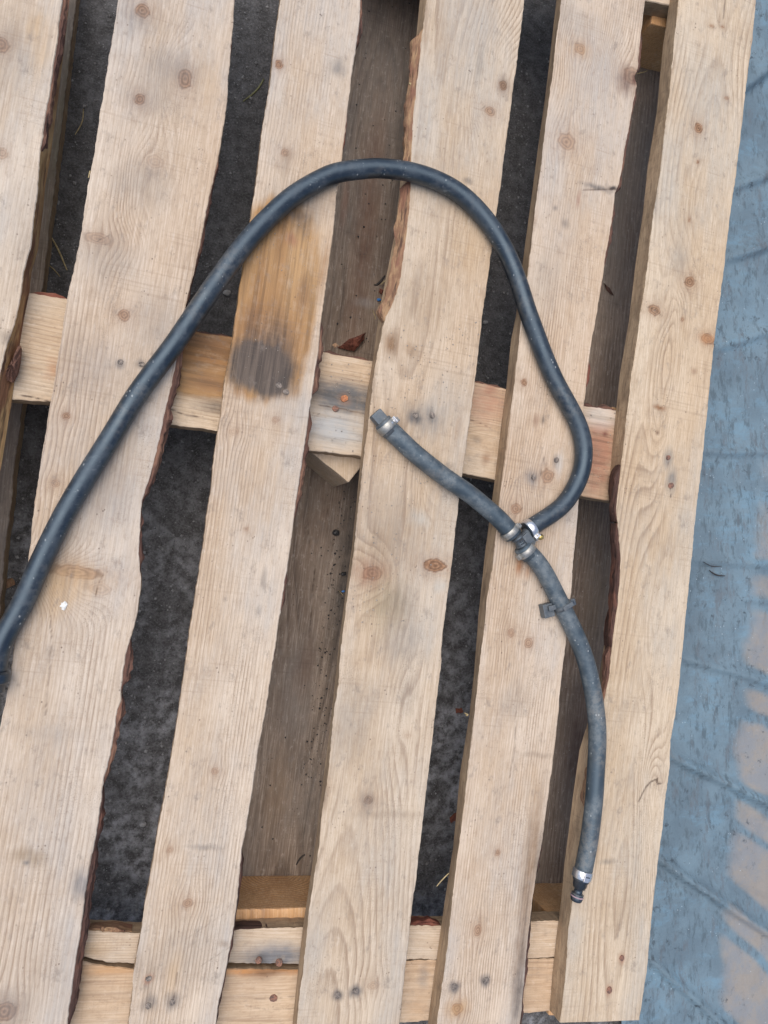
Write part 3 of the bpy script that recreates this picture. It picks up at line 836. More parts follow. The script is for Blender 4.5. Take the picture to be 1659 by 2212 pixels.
board3 = Board('deck_board', ext(b3L, ybot=2255), ext(b3R, ybot=2255), DECK, TH, 'deck', hue=(1.0, 0.985, 0.975), seed=8, pith=(0.22, 0.03, 0.02), period=0.0034,
               char=[S(566, 792, 72, 62, SOOT, 0.95, 0.42, 2.6), S(588, 745, 62, 80, SOOT, 0.66, 0.8), S(610, 560, 30, 60, SOOT, 0.28, 0.9), S(560, 650, 26, 50, SOOT, 0.3, 0.9), S(545, 735, 22, 60, SOOT, 0.55, 0.7), S(650, 465, 30, 24, SOOT, 0.5, 0.8)],
               label='narrow deck board with an oily orange and black stain under the hose loop',
               knots=[(602, 140, 9, 10, 0.8), (617, 330, 9, 9, 0.6), (630, 520, 8, 8, 0.9), (595, 907, 9, 8, 0.55), (505, 932, 10, 9, 0.35), (532, 1142, 5, 5, 0.5),
                      (465, 1666, 8, 8, 0.5), (367, 1836, 6, 6, 0.5), (405, 1951, 11, 10, 0.6)],
               stains_and_shade=[S(732, 145, 16, 18, GREY, 0.7), S(655, 440, 60, 40, GREY, 0.55), S(617, 350, 12, 30, DIRT, 0.4), S(586, 645, 94, 212, OIL, 1.0, 0.07, 3.0), S(575, 800, 76, 56, OIL, 0.9, 0.12, 3.0), S(640, 580, 50, 130, YEL, 0.35), S(590, 690, 70, 80, OIL2, 0.45),
                       S(650, 470, 30, 30, SOOT, 0.5), S(575, 740, 64, 60, OIL2, 0.7, 0.6), S(575, 740, 70, 60, OIL2, 0.5), S(610, 500, 14, 60, OIL2, 0.6), S(560, 620, 12, 70, OIL2, 0.6), S(655, 640, 14, 40, (0.16, 0.08, 0.04), 0.5), S(545, 690, 20, 30, (0.16, 0.08, 0.04), 0.5), S(600, 600, 20, 90, OIL2, 0.4), S(630, 518, 12, 12, RED, 0.6), S(518, 848, 20, 12, OIL2, 0.5), S(700, 580, 8, 60, OIL2, 0.5),
                       S(640, 880, 60, 40, (0.42, 0.40, 0.375), 0.45), S(610, 836, 16, 16, IRON, 0.5), S(570, 1250, 6, 18, IRON, 0.45), S(558, 1320, 6, 12, IRON, 0.35), S(440, 1830, 30, 5, IRON, 0.45),
                       S(400, 2060, 60, 60, GREY, 0.3), S(325, 2110, 10, 40, DIRT, 0.5), S(375, 2110, 14, 40, YEL, 0.35), S(322, 2168, 14, 14, IRON, 0.7), S(372, 2162, 14, 16, IRON, 0.75), S(321, 2114, 9, 9, RED, 0.6),
                       S(480, 2040, 12, 6, DIRT, 0.5), S(300, 2090, 10, 30, DIRT, 0.4)],
               cracks=[([(374, 2166), (384, 2100)], 0.5, 0.6), ([(640, 900), (700, 905)], 0.6, 0.2), ([(430, 2090), (520, 2030)], 0.4, 0.35), ([(400, 2030), (490, 1970)], 0.4, 0.25)])
board4 = Board('deck_board', ext(b4L, ybot=2255), ext(b4R, ybot=2255), DECK, TH, 'deck', sideL='side', lowL=b4Ll, hue=(0.955, 0.935, 0.90), seed=12, pith=(-0.028, 0.05, 0.022), period=0.0044,
               arcs=[(1095, 190, 80, 150, 9), (945, 990, 42, 130, 5), (1030, 560, 30, 120, 4), (860, 1560, 36, 160, 3), (790, 1240, 40, 60, 4)],
               label='widest deck board with red knots and fibrous bark on its upper edge',
               knots=[(1087, 185, 10, 12, 0.8, 0.8), (1059, 240, 13, 12, 0.7, 1.2), (805, 1239, 24, 16, 0.8, 0.9), (940, 1222, 27, 16, 0.95, 0.7), (795, 1729, 10, 10, 0.7), (805, 2130, 14, 10, 0.4),
                      (945, 1040, 12, 40, 0.12, 1.2), (880, 1590, 8, 6, 0.3), (1000, 590, 10, 60, 0.10, 1.0)],
               stains_and_shade=[S(805, 1235, 34, 24, RED, 0.5), S(1035, 140, 10, 40, GREY, 0.45), S(1088, 185, 14, 20, SOOT, 0.35), S(1010, 390, 10, 7, IRON, 0.6), S(900, 890, 30, 30, GREY, 0.55), S(935, 900, 30, 40, BLUEG, 0.45),
                       S(897, 897, 14, 14, IRON, 0.8), S(934, 897, 12, 14, IRON, 0.8), S(848, 745, 14, 30, (0.27, 0.16, 0.085), 0.8), S(885, 755, 14, 14, (0.30, 0.19, 0.11), 0.6), S(990, 920, 8, 40, (0.35, 0.22, 0.13), 0.4), S(840, 830, 26, 60, (0.60, 0.50, 0.40), 0.3), S(960, 860, 40, 60, (0.45, 0.42, 0.38), 0.5),
                       S(862, 1310, 40, 44, SOOT, 0.38), S(870, 1390, 50, 40, BLUEG, 0.4), S(840, 1160, 60, 80, DIRT, 0.45), S(830, 1300, 40, 60, (0.33, 0.27, 0.17), 0.4), S(905, 1120, 20, 16, (0.5, 0.5, 0.47), 0.45), S(950, 1270, 14, 14, (0.5, 0.5, 0.47), 0.5),
                       S(900, 650, 60, 80, DIRT, 0.25), S(1010, 545, 40, 60, YEL, 0.25), S(795, 1729, 16, 16, GREY, 0.5), S(840, 1760, 80, 8, DIRT, 0.35), S(700, 1720, 8, 22, DIRT, 0.5), S(730, 2150, 10, 10, IRON, 0.8), S(767, 2141, 12, 12, IRON, 0.8), S(760, 1560, 40, 80, BLUEG, 0.3), S(880, 1500, 20, 50, BLUEG, 0.25)],
               cracks=[([(795, 1725), (802, 1690)], 0.5, 0.6), ([(1053, 300), (1052, 350)], 0.4, 0.5), ([(1048, 230), (1040, 235)], 0.6, 0.5)])
board5 = Board('deck_board', ext(b5L, ybot=2250), ext(b5R, ybot=2250), DECK, TH, 'deck', lowL=b5Ll, hue=(1.0, 0.975, 0.96), seed=15, pith=(-0.14, 0.03, 0.02), period=0.0031,
               label='deck board that carries the three-way hose connector',
               knots=[(1253, 105, 15, 15, 0.65), (1224, 307, 24, 22, 0.55), (1132, 827, 8, 9, 0.85), (1184, 1029, 16, 18, 0.6), (1114, 1099, 14, 13, 0.6), (1104, 1367, 9, 10, 0.6), (1142, 1389, 11, 12, 0.65),
                      (1075, 1841, 7, 8, 0.7), (1032, 2011, 9, 13, 0.7), (988, 2179, 14, 13, 0.85), (1368, 165, 26, 22, 0.6, 0.9), (1155, 478, 5, 12, 0.3)],
               stains_and_shade=[S(1352, 170, 22, 34, (0.15, 0.09, 0.07), 0.75), S(1371, 168, 8, 14, (0.14, 0.07, 0.05), 0.8), S(1290, 405, 40, 6, IRON, 0.7), S(1325, 407, 12, 5, SOOT, 0.85), S(1200, 450, 6, 6, IRON, 0.6), S(1222, 485, 10, 10, IRON, 0.5), S(1250, 430, 5, 20, RED, 0.45),
                       S(1253, 105, 30, 24, YEL, 0.25), S(1158, 905, 8, 14, (0.28, 0.17, 0.11), 0.7), S(1150, 1030, 16, 18, BLUEG, 0.65), S(1153, 1030, 8, 8, SOOT, 0.6), S(1202, 996, 8, 14, IRON, 0.7), S(1173, 908, 5, 10, SOOT, 0.6), S(1124, 1215, 9, 26, (0.36, 0.19, 0.10), 0.85), S(1140, 1235, 9, 16, (0.36, 0.19, 0.10), 0.55),
                       S(1210, 1000, 10, 30, (0.6, 0.6, 0.57), 0.4), S(1150, 1700, 40, 60, YEL, 0.25), S(1150, 1830, 20, 120, (0.23, 0.15, 0.09), 0.7), S(1168, 1860, 10, 60, SOOT, 0.7), S(1130, 2010, 16, 120, (0.21, 0.14, 0.09), 0.7), S(1120, 2150, 14, 80, SOOT, 0.6),
                       S(982, 2131, 12, 12, IRON, 0.8), S(1049, 2119, 12, 12, IRON, 0.8), S(988, 2178, 26, 16, YEL, 0.5), S(1110, 1515, 30, 30, GREY, 0.25), S(1180, 600, 40, 60, GREY, 0.25), S(1230, 40, 60, 40, GREY, 0.3), S(1162, 1630, 40, 6, DIRT, 0.45)],
               cracks=[([(1117, 1469), (1112, 1620), (1102, 1680)], 0.6, 0.5), ([(1168, 1040), (1170, 1015), (1176, 985)], 0.4, 0.6), ([(1260, 410), (1332, 408)], 0.8, 0.8), ([(1100, 1105), (1112, 1118), (1130, 1095)], 0.4, 0.5)])
board6 = Board('deck_board', ext(b6L), ext(b6R), DECK, TH, 'deck', lowL=b6Ll, hue=(1.0, 0.975, 0.915), seed=21, pith=(0.008, 0.040, 0.055), period=0.0047,
               arcs=[(1432, 1790, 46, 230, 9), (1442, 800, 40, 270, 8), (1425, 1330, 30, 150, 4), (1500, 330, 26, 90, 2)],
               label='outermost deck board beside the blue tarpaulin, with curved grain',
               knots=[(1509, 277, 12, 15, 0.85), (1508, 350, 4, 5, 0.8), (1489, 475, 4, 6, 0.7), (1490, 609, 15, 14, 0.85), (1414, 670, 18, 14, 0.75), (1474, 690, 5, 6, 0.7), (1529, 731, 20, 12, 0.95), (1569, 212, 7, 5, 0.6), (1537, 57, 8, 4, 0.7), (1560, 58, 5, 3, 0.7),
                      (1425, 1690, 14, 24, 0.15, 1.3), (1430, 1480, 18, 60, 0.05, 1.2)],
               stains_and_shade=[S(1527, 731, 20, 12, (0.46, 0.24, 0.12), 0.7), S(1443, 989, 12, 24, BLUEG, 0.75), S(1449, 1040, 14, 30, BLUEG, 0.7), S(1425, 880, 16, 6, (0.28, 0.15, 0.08), 0.8), S(1420, 936, 5, 5, (0.22, 0.13, 0.08), 0.85), S(1410, 440, 24, 30, BLUEG, 0.3),
                       S(1345, 1250, 12, 130, (0.62, 0.50, 0.38), 0.4), S(1500, 800, 8, 8, (0.28, 0.16, 0.10), 0.6), S(1312, 1862, 20, 6, IRON, 0.45), S(1343, 2069, 9, 11, RED, 0.6), S(1316, 2139, 9, 12, RED, 0.6), S(1350, 1990, 40, 60, DIRT, 0.2), S(1470, 560, 20, 40, BLUEG, 0.25)],
               cracks=[([(1380, 1730), (1396, 1700), (1404, 1690), (1416, 1684), (1420, 1692), (1428, 1692)], 0.9, 0.9), ([(1419, 1680), (1420, 1694)], 0.7, 0.9), ([(1562, 40), (1567, 0), (1570, -60)], 0.9, 0.6),
                       ([(1503, 268), (1509, 275), (1515, 285)], 0.5, 0.9), ([(1478, 609), (1504, 607)], 0.5, 0.85), ([(1400, 663), (1415, 668), (1430, 682)], 0.5, 0.8), ([(1520, 742), (1544, 742)], 0.6, 0.85), ([(1408, 925), (1422, 936)], 0.5, 0.8), ([(1448, 1050), (1449, 1075)], 0.6, 0.8), ([(1443, 995), (1444, 1015)], 0.5, 0.6)])

# bark left on board edges
board1.bark('R', -40, 330, 9, 'bark', 1, drop=0.75)
board2.bark('R', 60, 160, 3.1, 'bark', 2)
board2.bark('R', 335, 660, 5.5, 'bark', 3)
board2.bark('R', 700, 1090, 14.0, 'bark', 4)
board2.bark('R', 1100, 1240, 10.9, 'bark', 5)
board2.bark('R', 1380, 1500, 14.0, 'bark', 6)
board2.bark('R', 1505, 1700, 13.3, 'bark', 7)
board2.bark('R', 1705, 2240, 10.9, 'bark_dark', 8)
board3.bark('R', -30, 110, 8.6, 'bark', 11)
board3.bark('R', 240, 330, 3.9, 'red_bark', 12)
board3.bark('R', 690, 860, 14.8, 'bark', 13)
board3.bark('R', 880, 1130, 11.7, 'bark', 14)
board3.bark('R', 1220, 1330, 8.6, 'bark', 15)
board3.bark('R', 1380, 1560, 3.1, 'bark_dark', 16)
board3.bark('R', 1830, 2240, 5.5, 'bark_dark', 17)
board4.bark('L', 60, 382, 20, 'bark_fibre', 18, lump=0.2)
board4.bark('L', 380, 695, 26, 'bark_fibre', 19, lump=0.2)
board5.bark('R', 60, 165, 9.4, 'bark', 20)
board5.bark('R', 190, 420, 11.7, 'bark', 21)
board5.bark('R', 430, 640, 10.1, 'bark', 22)
board5.bark('R', 770, 850, 11.7, 'red_bark', 23)
board5.bark('R', 1810, 1900, 11.7, 'bark_dark', 24)
board5.bark('R', 1960, 2240, 10.9, 'bark_dark', 25)
board6.bark('L', 1000, 1130, 8, 'bark_dark', 26, lump=0.3)
board6.bark('L', 1128, 1400, 8, 'bark_dark', 27, lump=0.25)
board6.bark('L', 1398, 1640, 9, 'bark', 28, lump=0.3)
board6.bark('L', 1638, 1750, 8, 'bark_fibre', 29, lump=0.3)

board2.nails([(260, 782), (306, 787)])
board3.nails([(602, 832), (618, 847), (320, 2173), (372, 2166), (321, 2114)])
board4.nails([(897, 897), (934, 897), (730, 2150), (767, 2141)])
board5.nails([(1202, 994), (1153, 1030), (982, 2131), (1049, 2119)])
board6.nails([(1443, 989), (1449, 1049), (1343, 2069), (1316, 2139)], 'rust')

# cross boards under the deck (edges listed left to right; first the edge away from the viewer)
ZS = DECK - TH
mid = Board('stringer_board', [(-200, 585), (69, 633), (145, 646), (420, 716), (500, 728), (692, 759), (800, 780), (1024, 824), (1092, 840), (1264, 877), (1329, 886), (1500, 915)],
            [(-200, 822), (30, 863), (110, 868), (367, 917), (468, 930), (660, 972), (778, 985), (999, 1023), (1066, 1036), (1250, 1070), (1318, 1082), (1480, 1112)],
            ZS - 0.0004, TH, 'stringer', hue=(1.0, 0.98, 0.94), seed=31, up=False, pith=(-0.11, 0.03, 0.02), period=0.004,
            knots=[(1058, 960, 20, 26, 0.12, 1.2)],
            stains_and_shade=[S(430, 775, 84, 95, OIL, 1.0, 0.12, 3), S(440, 760, 40, 90, OIL2, 0.8), S(430, 730, 14, 80, (0.14, 0.07, 0.035), 0.6), S(450, 830, 18, 50, (0.18, 0.085, 0.04), 0.6), S(470, 880, 14, 40, SOOT, 0.6), S(745, 858, 34, 72, (0.125, 0.12, 0.118), 0.9, 0.45, 3), S(720, 925, 40, 66, (0.40, 0.395, 0.385), 0.85), S(744, 861, 12, 12, (0.3, 0.15, 0.08), 0.5),
                    S(1050, 870, 44, 50, (0.42, 0.24, 0.16), 0.75), S(1060, 830, 40, 14, RED, 0.5), S(1295, 970, 130, 44, (0.36, 0.19, 0.125), 0.8), S(1300, 895, 30, 46, (0.62, 0.58, 0.52), 0.75), S(1309, 936, 7, 7, (0.2, 0.08, 0.06), 0.9), S(116, 800, 20, 14, (0.4, 0.18, 0.08), 0.5), S(1030, 950, 10, 12, SOOT, 0.4), S(1050, 990, 14, 10, (0.25, 0.13, 0.07), 0.6)],
            cracks=[([(40, 853), (75, 858), (118, 872)], 0.6, 0.9), ([(690, 875), (725, 880), (790, 896)], 0.7, 0.9), ([(720, 858), (745, 864)], 0.5, 0.8), ([(370, 885), (400, 895), (468, 908)], 0.6, 0.8), ([(1240, 1020), (1290, 1025), (1318, 1030)], 0.6, 0.9), ([(1010, 905), (1040, 915), (1060, 925)], 0.4, 0.6)])
mid.nails([(744, 861)], 'orange')
mid.nails([(725, 883)], 'rust')
low1 = Board('stringer_board', [(-150, 1998), (100, 2006), (185, 2011), (302, 2016), (510, 2009), (652, 2004), (884, 2001), (952, 2001), (1147, 1991), (1204, 1990), (1380, 1984)],
             [(-150, 2052), (100, 2057), (165, 2064), (230, 2078), (290, 2083), (492, 2080), (645, 2084), (880, 2073), (945, 2073), (1140, 2070), (1200, 2069), (1370, 2064)],
             ZS - 0.0004, TH, 'stringer', seed=37, up=False, pith=(-0.09, 0.02, 0.015), period=0.0024, jag=0.0005,
             stains_and_shade=[S(590, 2070, 26, 70, BLUEG, 0.8), S(560, 2076, 12, 14, SOOT, 0.7), S(603, 2086, 12, 14, SOOT, 0.7), S(180, 2050, 12, 40, YEL, 0.5)])
low1.nails([(559, 2074), (603, 2079)], 'rust')
low2 = Board('stringer_board', [(-150, 2056), (100, 2062), (165, 2072), (230, 2088), (290, 2095), (492, 2092), (645, 2095), (880, 2076), (945, 2076), (1140, 2073), (1200, 2072), (1370, 2067)],
             [(-150, 2275), (160, 2255), (600, 2228), (885, 2209), (1159, 2187), (1190, 2185), (1360, 2172)],
             ZS - 0.0006, TH, 'stringer', hue=(0.98, 0.92, 0.86), seed=41, up=False, pith=(0.012, 0.05, 0.03), period=0.004, jag=0.0005,
             knots=[(1060, 2240, 14, 14, 0.4)],
             stains_and_shade=[S(230, 2096, 9, 70, (0.55, 0.33, 0.16), 0.7), S(570, 2098, 9, 90, (0.55, 0.28, 0.11), 0.95), S(575, 2100, 10, 40, SOOT, 0.6), S(915, 2110, 26, 12, BLUEG, 0.5), S(900, 2180, 30, 20, (0.42, 0.27, 0.15), 0.4)],
             cracks=[([(500, 2160), (590, 2157), (640, 2152)], 0.4, 0.4), ([(520, 2170), (580, 2182), (640, 2178)], 0.4, 0.35), ([(170, 2160), (270, 2166)], 0.4, 0.3)])
low2.nails([(590, 2156)], 'rust')
top = Board('stringer_board', [(700, -280), (1100, -210), (1600, -125)], [(700, -115), (1100, -50), (1400, 3), (1600, 38)], ZS - 0.0004, TH, 'stringer', seed=44, up=False)
mid.bark('L', 60, 160, 9, 'red_bark', 51, axis='x')
mid.bark('L', 405, 505, 10, 'bark_dark', 52, axis='x')
mid.bark('L', 690, 812, 11, 'bark', 53, axis='x')
mid.bark('L', 1015, 1100, 9, 'bark', 54, axis='x')
mid.bark('L', 1255, 1335, 11, 'bark', 55, axis='x')
low1.bark('L', 180, 285, 9, 'bark_fibre', 56, axis='x')
low1.bark('L', 880, 955, 12, 'red_bark', 57, axis='x')
low1.bark('L', 500, 580, 3, 'bark_dark', 58, axis='x')

# bottom planks lying on the ground
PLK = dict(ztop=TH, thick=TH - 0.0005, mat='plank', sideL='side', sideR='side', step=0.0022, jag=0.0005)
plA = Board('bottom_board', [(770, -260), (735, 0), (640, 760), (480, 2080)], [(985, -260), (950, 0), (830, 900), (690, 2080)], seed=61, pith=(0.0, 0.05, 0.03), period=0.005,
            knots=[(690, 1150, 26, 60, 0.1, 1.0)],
            stains_and_shade=[S(790, 500, 26, 300, (0.16, 0.08, 0.05), 0.5), S(745, 440, 8, 60, RED, 0.35), S(790, 655, 26, 12, (0.35, 0.34, 0.33), 0.35), S(745, 1250, 22, 240, (0.035, 0.03, 0.026), 0.7), S(880, 300, 30, 400, (0.04, 0.035, 0.03), 0.6), S(640, 1500, 40, 120, GREY, 0.35), S(600, 1700, 30, 100, (0.26, 0.17, 0.10), 0.4), S(660, 1440, 20, 60, (0.10, 0.05, 0.03), 0.5)],  # near-black strips on the right side paint in the deck board's shade
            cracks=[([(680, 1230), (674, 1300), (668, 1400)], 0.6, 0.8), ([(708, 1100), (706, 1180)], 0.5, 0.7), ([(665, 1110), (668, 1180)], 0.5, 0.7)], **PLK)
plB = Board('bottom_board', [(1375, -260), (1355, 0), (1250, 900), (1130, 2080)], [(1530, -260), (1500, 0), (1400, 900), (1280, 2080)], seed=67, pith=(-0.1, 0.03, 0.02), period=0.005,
            stains_and_shade=[S(1330, 500, 40, 200, (0.17, 0.15, 0.13), 0.4), S(1250, 1600, 30, 140, (0.10, 0.055, 0.04), 0.6), S(1290, 1300, 40, 120, (0.20, 0.14, 0.08), 0.4)], **PLK)
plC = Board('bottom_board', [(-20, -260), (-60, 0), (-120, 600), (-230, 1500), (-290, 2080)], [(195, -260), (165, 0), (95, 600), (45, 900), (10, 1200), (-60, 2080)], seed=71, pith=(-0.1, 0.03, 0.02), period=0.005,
            stains_and_shade=[S(140, 300, 40, 300, (0.10, 0.09, 0.05), 0.6)], **PLK)


# spacer blocks between the bottom planks and the cross boards
def block(name, poly, zref, seed, mat='block'):
    z0, z1 = TH - 0.0004, ZS - TH
    pw = [P(x, y, zref) for x, y in poly]
    c = sum((Vector((p.x, p.y, 0)) for p in pw), Vector()) / len(pw)
    bm = bmesh.new()
    vb = [bm.verts.new((p.x - c.x, p.y - c.y, z0)) for p in pw]
    area = sum(pw[i].x * pw[(i + 1) % 4].y - pw[(i + 1) % 4].x * pw[i].y for i in range(4))
    if area < 0: vb.reverse()
    f = bm.faces.new(vb)
    r = bmesh.ops.extrude_face_region(bm, geom=[f])
    for e in r['geom']:
        if isinstance(e, bmesh.types.BMVert): e.co.z = z1
    bm.faces.ensure_lookup_table()
    bmesh.ops.recalc_face_normals(bm, faces=bm.faces)
    bmesh.ops.bevel(bm, geom=list(bm.edges), offset=0.0016, segments=2, affect='EDGES', profile=0.6)
    bmesh.ops.subdivide_edges(bm, edges=list(bm.edges), cuts=5, use_grid_fill=True)
    bmesh.ops.triangulate(bm, faces=[f_ for f_ in bm.faces if len(f_.verts) > 4])
    me = bpy.data.meshes.new(name)
    bm.to_mesh(me); bm.free()
    me.materials.append(M[mat])
    co = np.empty(len(me.vertices) * 3, dtype=np.float32); me.vertices.foreach_get('co', co); co = co.reshape(-1, 3)
    co += (0.0008 * fnoise(co[:, 0] * 60 + co[:, 2] * 40, co[:, 1] * 60 + co[:, 2] * 31, seed, 2))[:, None] * np.array([[1, 1, 0.0]])
    me.vertices.foreach_set('co', co.reshape(-1))
    g = np.hypot(co[:, 0] - 0.01 + 0.004 * fnoise(co[:, 0] * 25, co[:, 2] * 25, seed, 2), (co[:, 2] - 0.02) * 1.1) / 0.0042
    at = me.attributes.new('grain', 'FLOAT', 'POINT'); at.data.foreach_set('value', g.astype(np.float32))
    for nm in ('knot', 'knotr', 'knott', 'stain', 'char'):
        at = me.attributes.new(nm, 'FLOAT', 'POINT')
    at = me.attributes.new('tint', 'FLOAT_COLOR', 'POINT')
    me.update()
    o = bpy.data.objects.new(name, me)
    o.location = (c.x, c.y, 0)
    link(o, pallet)
    return o


block('spacer_block', [(455, 1893), (700, 1890), (700, 2130), (455, 2130)], TH, 1)
block('spacer_block', [(1120, 1908), (1275, 1906), (1275, 2110), (1120, 2110)], TH, 2)
block('spacer_block', [(753, 1043), (598, 916), (691, 798), (846, 925)], ZS - TH, 3, 'stringer')
block('spacer_block', [(1250, 900), (1375, 925), (1350, 1040), (1230, 1020)], TH, 4)
block('spacer_block', [(1330, 133), (1475, 168), (1490, 40), (1345, 5)], TH, 5)
block('spacer_block', [(760, -60), (960, -40), (970, -180), (770, -200)], TH, 6)
block('spacer_block', [(-110, 690), (70, 720), (55, 830), (-130, 800)], TH, 7)
block('spacer_block', [(-220, 1900), (-70, 1900), (-80, 2110), (-230, 2110)], TH, 8)

# ------------------------------------------------------------------ the branched hose
hose = empty('branched_hose', tuple(P(1129, 1160, DECK)))
tag(hose, 'black rubber hose with three-way connector and metal clamps lying on the pallet', 'hose')
HO = hose.location.copy()
RH = 0.0098       # long hose radius
RB = 0.0097       # branch radius


def catmull(pts, stepl=0.0035):
    pts = [pts[0] * 2 - pts[1]] + list(pts) + [pts[-1] * 2 - pts[-2]]
    out = []
    for i in range(1, len(pts) - 2):
        p0, p1, p2, p3 = pts[i - 1:i + 3]
        n = max(2, int((p2 - p1).length / stepl))
        for k in range(n):
            t = k / n
            out.append(0.5 * ((2 * p1) + (p2 - p0) * t + (2 * p0 - 5 * p1 + 4 * p2 - p3) * t * t + (3 * p1 - p0 - 3 * p2 + p3) * t ** 3))
    out.append(pts[-2])
    for _ in range(3):     # iron out the jitter of the traced points
        out = [out[0]] + [(out[i - 1] + out[i] * 2 + out[i + 1]) / 4 for i in range(1, len(out) - 1)] + [out[-1]]
    return out


def tube(name, path, r, mat, parent, sides=24, caps=True, seed=0, wall=None):
    path = [Vector(p) - HO for p in path]
    rings, verts, faces = [], [], []
    n = len(path)
    for i, p in enumerate(path):
        d = (path[min(i + 1, n - 1)] - path[max(i - 1, 0)]).normalized()
        side = d.cross(Vector((0, 0, 1))).normalized()
        up = side.cross(d)
        rr = r(i / (n - 1)) if callable(r) else r
        rr *= 1 + 0.012 * float(vnoise(i * 0.11, 0, seed))
        for k in range(sides):
            a = 2 * math.pi * k / sides
            verts.append(p + (side * math.cos(a) + up * math.sin(a)) * rr)
    for i in range(n - 1):
        for k in range(sides):
            faces.append((i * sides + k, (i + 1) * sides + k, (i + 1) * sides + (k + 1) % sides, i * sides + (k + 1) % sides))
    if caps:
        faces.append(tuple(range(sides)))
        faces.append(tuple(range(n * sides - 1, (n - 1) * sides - 1, -1)))
    o = mesh_obj(name, verts, faces, M[mat], parent, smooth=True)
    o.data.polygons.foreach_set('use_smooth', np.array([len(p.vertices) < 5 for p in o.data.polygons], dtype=bool))
    return o


def path_f(pts, z):
    return catmull([P(x, y, z) for x, y in pts])


ZH = DECK + RH + 0.0002
longp = [(-11, 1452), (-9, 1430), (0, 1395), (24, 1348), (52, 1297), (95, 1200), (154, 1084), (237, 949), (299, 848), (372, 750), (405, 702), (463, 616), (518, 541), (573, 478), (632, 424), (700, 384), (740, 371), (800, 364), (829, 364), (879, 370), (929, 384), (979, 408), (1019, 440), (1054, 480), (1084, 526), (1107, 575), (1124, 622), (1139, 670), (1157, 719), (1179, 777), (1202, 828), (1229, 877), (1251, 922), (1261, 969), (1257, 1014), (1241, 1055), (1216, 1091), (1184, 1116), (1160, 1131), (1137, 1147)]
tube('long_hose', path_f(longp, ZH), RH, 'hose', hose, seed=1)
brA = [(826, 912), (839, 925), (859, 944), (889, 973), (929, 1006), (969, 1036), (1009, 1063), (1044, 1091), (1074, 1117), (1094, 1138), (1110, 1157)]
tube('branch_hose', path_f(brA, DECK + RB + 0.0002), RB, 'hose2', hose, seed=2)
brB = [(1131, 1184), (1146, 1197), (1166, 1220), (1184, 1250), (1199, 1280), (1216, 1314), (1234, 1350), (1251, 1388), (1265, 1426), (1276, 1470), (1285, 1519), (1290, 1569), (1290, 1619), (1287, 1669), (1284, 1719), (1279, 1769), (1272, 1819), (1264, 1862), (1257, 1897)]
tube('branch_hose', path_f(brB, DECK + RB + 0.0002), RB, 'hose2', hose, seed=3)


def axis_frame(p, q, sx=1.0):
    """Frame at p: X along p->q in the deck plane, Z up."""
    x = (q - p); x.normalize()
    y = Vector((0, 0, 1)).cross(x).normalized()
    z = x.cross(y)
    x = x * sx
    return Matrix(((x.x, y.x, z.x, p.x - HO.x), (x.y, y.y, z.y, p.y - HO.y), (x.z, y.z, z.z, p.z - HO.z), (0, 0, 0, 1)))


def lathe(name, fr, prof, mat, parent, n=28, smooth=True, arc=None):
    """Surface of revolution about the frame's X axis; prof = [(x, r), ...], closed on the axis when r = 0."""
    verts, faces = [], []
    for (x, r) in prof:
        for k in range(n):
            a = 2 * math.pi * k / n
            verts.append(fr @ Vector((x, r * math.cos(a), r * math.sin(a))))
    for i in range(len(prof) - 1):
        for k in range(n):
            faces.append((i * n + k, i * n + (k + 1) % n, (i + 1) * n + (k + 1) % n, (i + 1) * n + k))
    faces.append(tuple(range(n - 1, -1, -1)))
    faces.append(tuple(range((len(prof) - 1) * n, len(prof) * n)))
    o = mesh_obj(name, verts, faces, M[mat], parent)
    o.data.polygons.foreach_set('use_smooth', np.array([len(p.vertices) < 5 for p in o.data.polygons], dtype=bool))
    o.data.update()
    return o


def box(name, fr, c, s, mat, parent, bev=0.0006, rot=None, taper=1.0):
    bm = bmesh.new()
    bmesh.ops.create_cube(bm, size=1)
    for v in bm.verts:
        k = taper if v.co.z > 0 else 1
        v.co = Vector((v.co.x * s[0] * k, v.co.y * s[1] * k, v.co.z * s[2]))
    bmesh.ops.bevel(bm, geom=list(bm.edges), offset=bev, segments=2, affect='EDGES', profile=0.6)
    m = Matrix.Translation(c) @ (rot.to_4x4() if rot is not None else Matrix())
    bm.transform(fr @ m)
    me = bpy.data.meshes.new(name)
    bm.to_mesh(me); bm.free()
    me.materials.append(M[mat])
    o = bpy.data.objects.new(name, me)
    return link(o, parent)


def band(name, fr, r, width, mat, parent, th=0.0008, x0=0.0):
    w = width / 2
    return lathe(name, fr, [(x0 - w, r - 0.0006), (x0 - w, r + th * 0.6), (x0 - w + 0.0004, r + th), (x0 + w - 0.0004, r + th), (x0 + w, r + th * 0.6), (x0 + w, r - 0.0006)], mat, parent, 36)


def ry(a): return Matrix.Rotation(a, 3, 'Y')
def rx(a): return Matrix.Rotation(a, 3, 'X')
def rz(a): return Matrix.Rotation(a, 3, 'Z')


